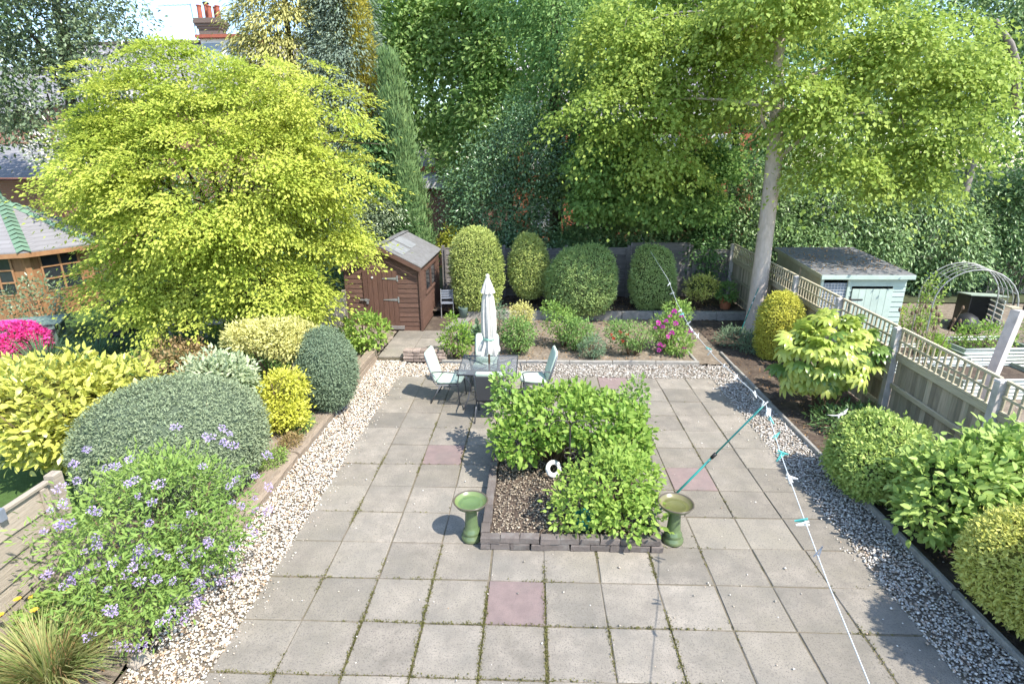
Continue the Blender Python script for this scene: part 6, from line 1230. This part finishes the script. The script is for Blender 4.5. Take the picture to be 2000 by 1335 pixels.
# right bed: broad leaves and fatsia
leafy('hydrangea_bush', 'big broad leaved green bush between the hedge ball and golden hedge', [(4.88, 5.72, .72, .66, .55, .55), (5.4, 5.9, .85, .5, .5, .5), (4.5, 5.55, .5, .34, .36, .34)], 400, 8, .098, .054, 'L_hyd', base=0, nind=300, spread=.15, stem=(16, .3), core_=(.6, 'inner'), up=.15)
fa = thing('fatsia_shrub', 'large hand shaped yellow green fatsia leaning out from the lattice fence', 'shrub', (5.15, 9.3, 0))
def fatsia_mesh(m_, k):
    mb = MB(); nl = 8
    for i in range(nl):
        a = R(-120 + 240 * i / (nl - 1)); L_ = .20 * (1 - .28 * abs(i - (nl - 1) / 2) / ((nl - 1) / 2)) * random.uniform(.92, 1.08); d = Vector((math.cos(a), math.sin(a), 0)); s = Vector((-d.y, d.x, 0)); w_ = .034
        st = [(.0, .25, 0), (.3, .62, .012), (.62, 1.0, .006), (.85, .7, -.025), (1.0, 0, -.05)]; vs, fs = [], []
        for t_, wf, z in st: c_ = d * L_ * t_ + Vector((0, 0, z - .02 * t_ * k)); vs += [c_ - s * w_ * wf + Vector((0, 0, .008 * wf)), c_, c_ + s * w_ * wf + Vector((0, 0, .008 * wf))]
        for j in range(4): b = j * 3; fs += [(b, b + 3, b + 4, b + 1), (b + 1, b + 4, b + 5, b + 2)]
        mb.add(vs, fs)
    me = mb.mesh('leaf', m_, True); a = me.attributes.new('var', 'FLOAT', 'POINT'); a.data.foreach_set('value', [.2 + .2 * k] * len(me.vertices)); return me
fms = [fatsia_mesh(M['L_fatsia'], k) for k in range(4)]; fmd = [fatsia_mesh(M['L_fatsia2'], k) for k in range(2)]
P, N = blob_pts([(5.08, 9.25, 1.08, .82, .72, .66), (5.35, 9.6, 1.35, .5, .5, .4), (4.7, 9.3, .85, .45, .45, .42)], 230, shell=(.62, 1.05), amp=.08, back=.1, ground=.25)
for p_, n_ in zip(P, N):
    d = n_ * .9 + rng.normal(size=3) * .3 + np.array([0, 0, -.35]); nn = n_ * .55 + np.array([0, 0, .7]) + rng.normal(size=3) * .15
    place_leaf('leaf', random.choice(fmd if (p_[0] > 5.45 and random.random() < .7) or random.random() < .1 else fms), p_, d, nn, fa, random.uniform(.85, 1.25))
stems(fa, (5.15, 9.3, 0), .5, 1.25, 14, .018)
# arch and planter plants on the right
for k, (x, y, z, r_, lf_, lab) in enumerate(((9.95, 12.1, .55, .6, 'L_bright', 'bright leafy crop growing in the planter under the arch'), (8.6, 11.7, .42, .25, 'L_bright', 'small seedlings in the bare earth planter'), (10.6, 9.4, .6, .45, 'L_ylow', 'yellow leaved plant in the nearest planter at the right edge'), (9.6, 14.2, .4, .7, 'L_bright', 'weedy green plants between the sage shed and the arch'), (8.95, 14.3, .55, .5, 'L_ylow', 'pale green plants right beside the sage shed'), (11.4, 11.0, .6, .6, 'L_grey', 'dark twiggy plant in the planter behind the timber post'), (12.8, 13.4, .4, .8, 'L_bright', 'green patch right of the compost bay'))):
    leafy('garden_plant', lab, [(x, y, z, r_, r_ * .6, .28)], 110, 9, .07, .03, lf_, cat='plant', base=max(0, z - .3), spread=.16, stem=(6, .2))
t = thing('climbing_rose', 'sparse climber growing up the left of the metal arch', 'climber', (9.35, 13.2, 0)); P, N = blob_pts([(9.35, 13.1, 1.0, .2, .25, .8)], 70); V, F, v = sprays(P, N, 8, .14, L=.07, W=.035); npmesh('foliage', V, F, M['L_bright'], t, v); stems(t, (9.35, 13.2, 0), .2, 1.6, 6, .01)
t = thing('teasel_clump', 'dry brown teasel stems and seed heads beyond the lattice fence', 'plant', (8.05, 11.0, 0)); mb = MB()
tips = []
for k in range(16): e = Vector((random.uniform(-.6, .6), random.uniform(-.4, .4), random.uniform(.9, 1.5))); limb(mb, (random.uniform(-.1, .1), random.uniform(-.1, .1), 0), e, .007, .004, .1, 4, 4); tips.append(e)
mb.build('stems', M['twig'], t)
mb = MB(); mb.lathe([(.002, -.045), (.022, -.03), (.028, 0), (.02, .035), (.002, .05)], 8, cap=False); sm_ = mb.mesh('seed_head', M['twig'], True)
for e in tips: o = link('seed_head', sm_, t); o.location = e
# litter on the soil
n = 900; P = np.concatenate([np.stack([rng.uniform(4.45, 5.95, n), rng.uniform(3, 14.5, n), np.full(n, .03)], 1), np.stack([rng.uniform(-2, 3.5, n), rng.uniform(11.8, 15.2, n), np.full(n, .075)], 1), np.stack([rng.uniform(-2.8, 5.5, n), rng.uniform(15.4, 16.9, n), np.full(n, .28)], 1), np.stack([rng.uniform(-4.6, -3.7, n // 2), rng.uniform(3.3, 9, n // 2), np.full(n // 2, .2)], 1)])
P[-(n // 2):, 2] = [LB(a, b) + .01 for a, b in P[-(n // 2):, :2]]
V, F, v = sprays(P, np.tile([[0, 0, 1.]], (len(P), 1)), 2, .05, .1, L=.04, W=.022, out=.05, rnd=1.2, nup=1)
tag(npmesh('leaf_litter', V, F, M['brown_dry'], None, v), 'scattered dry leaf litter on the bare soil of the beds', 'litter', kind='stuff')
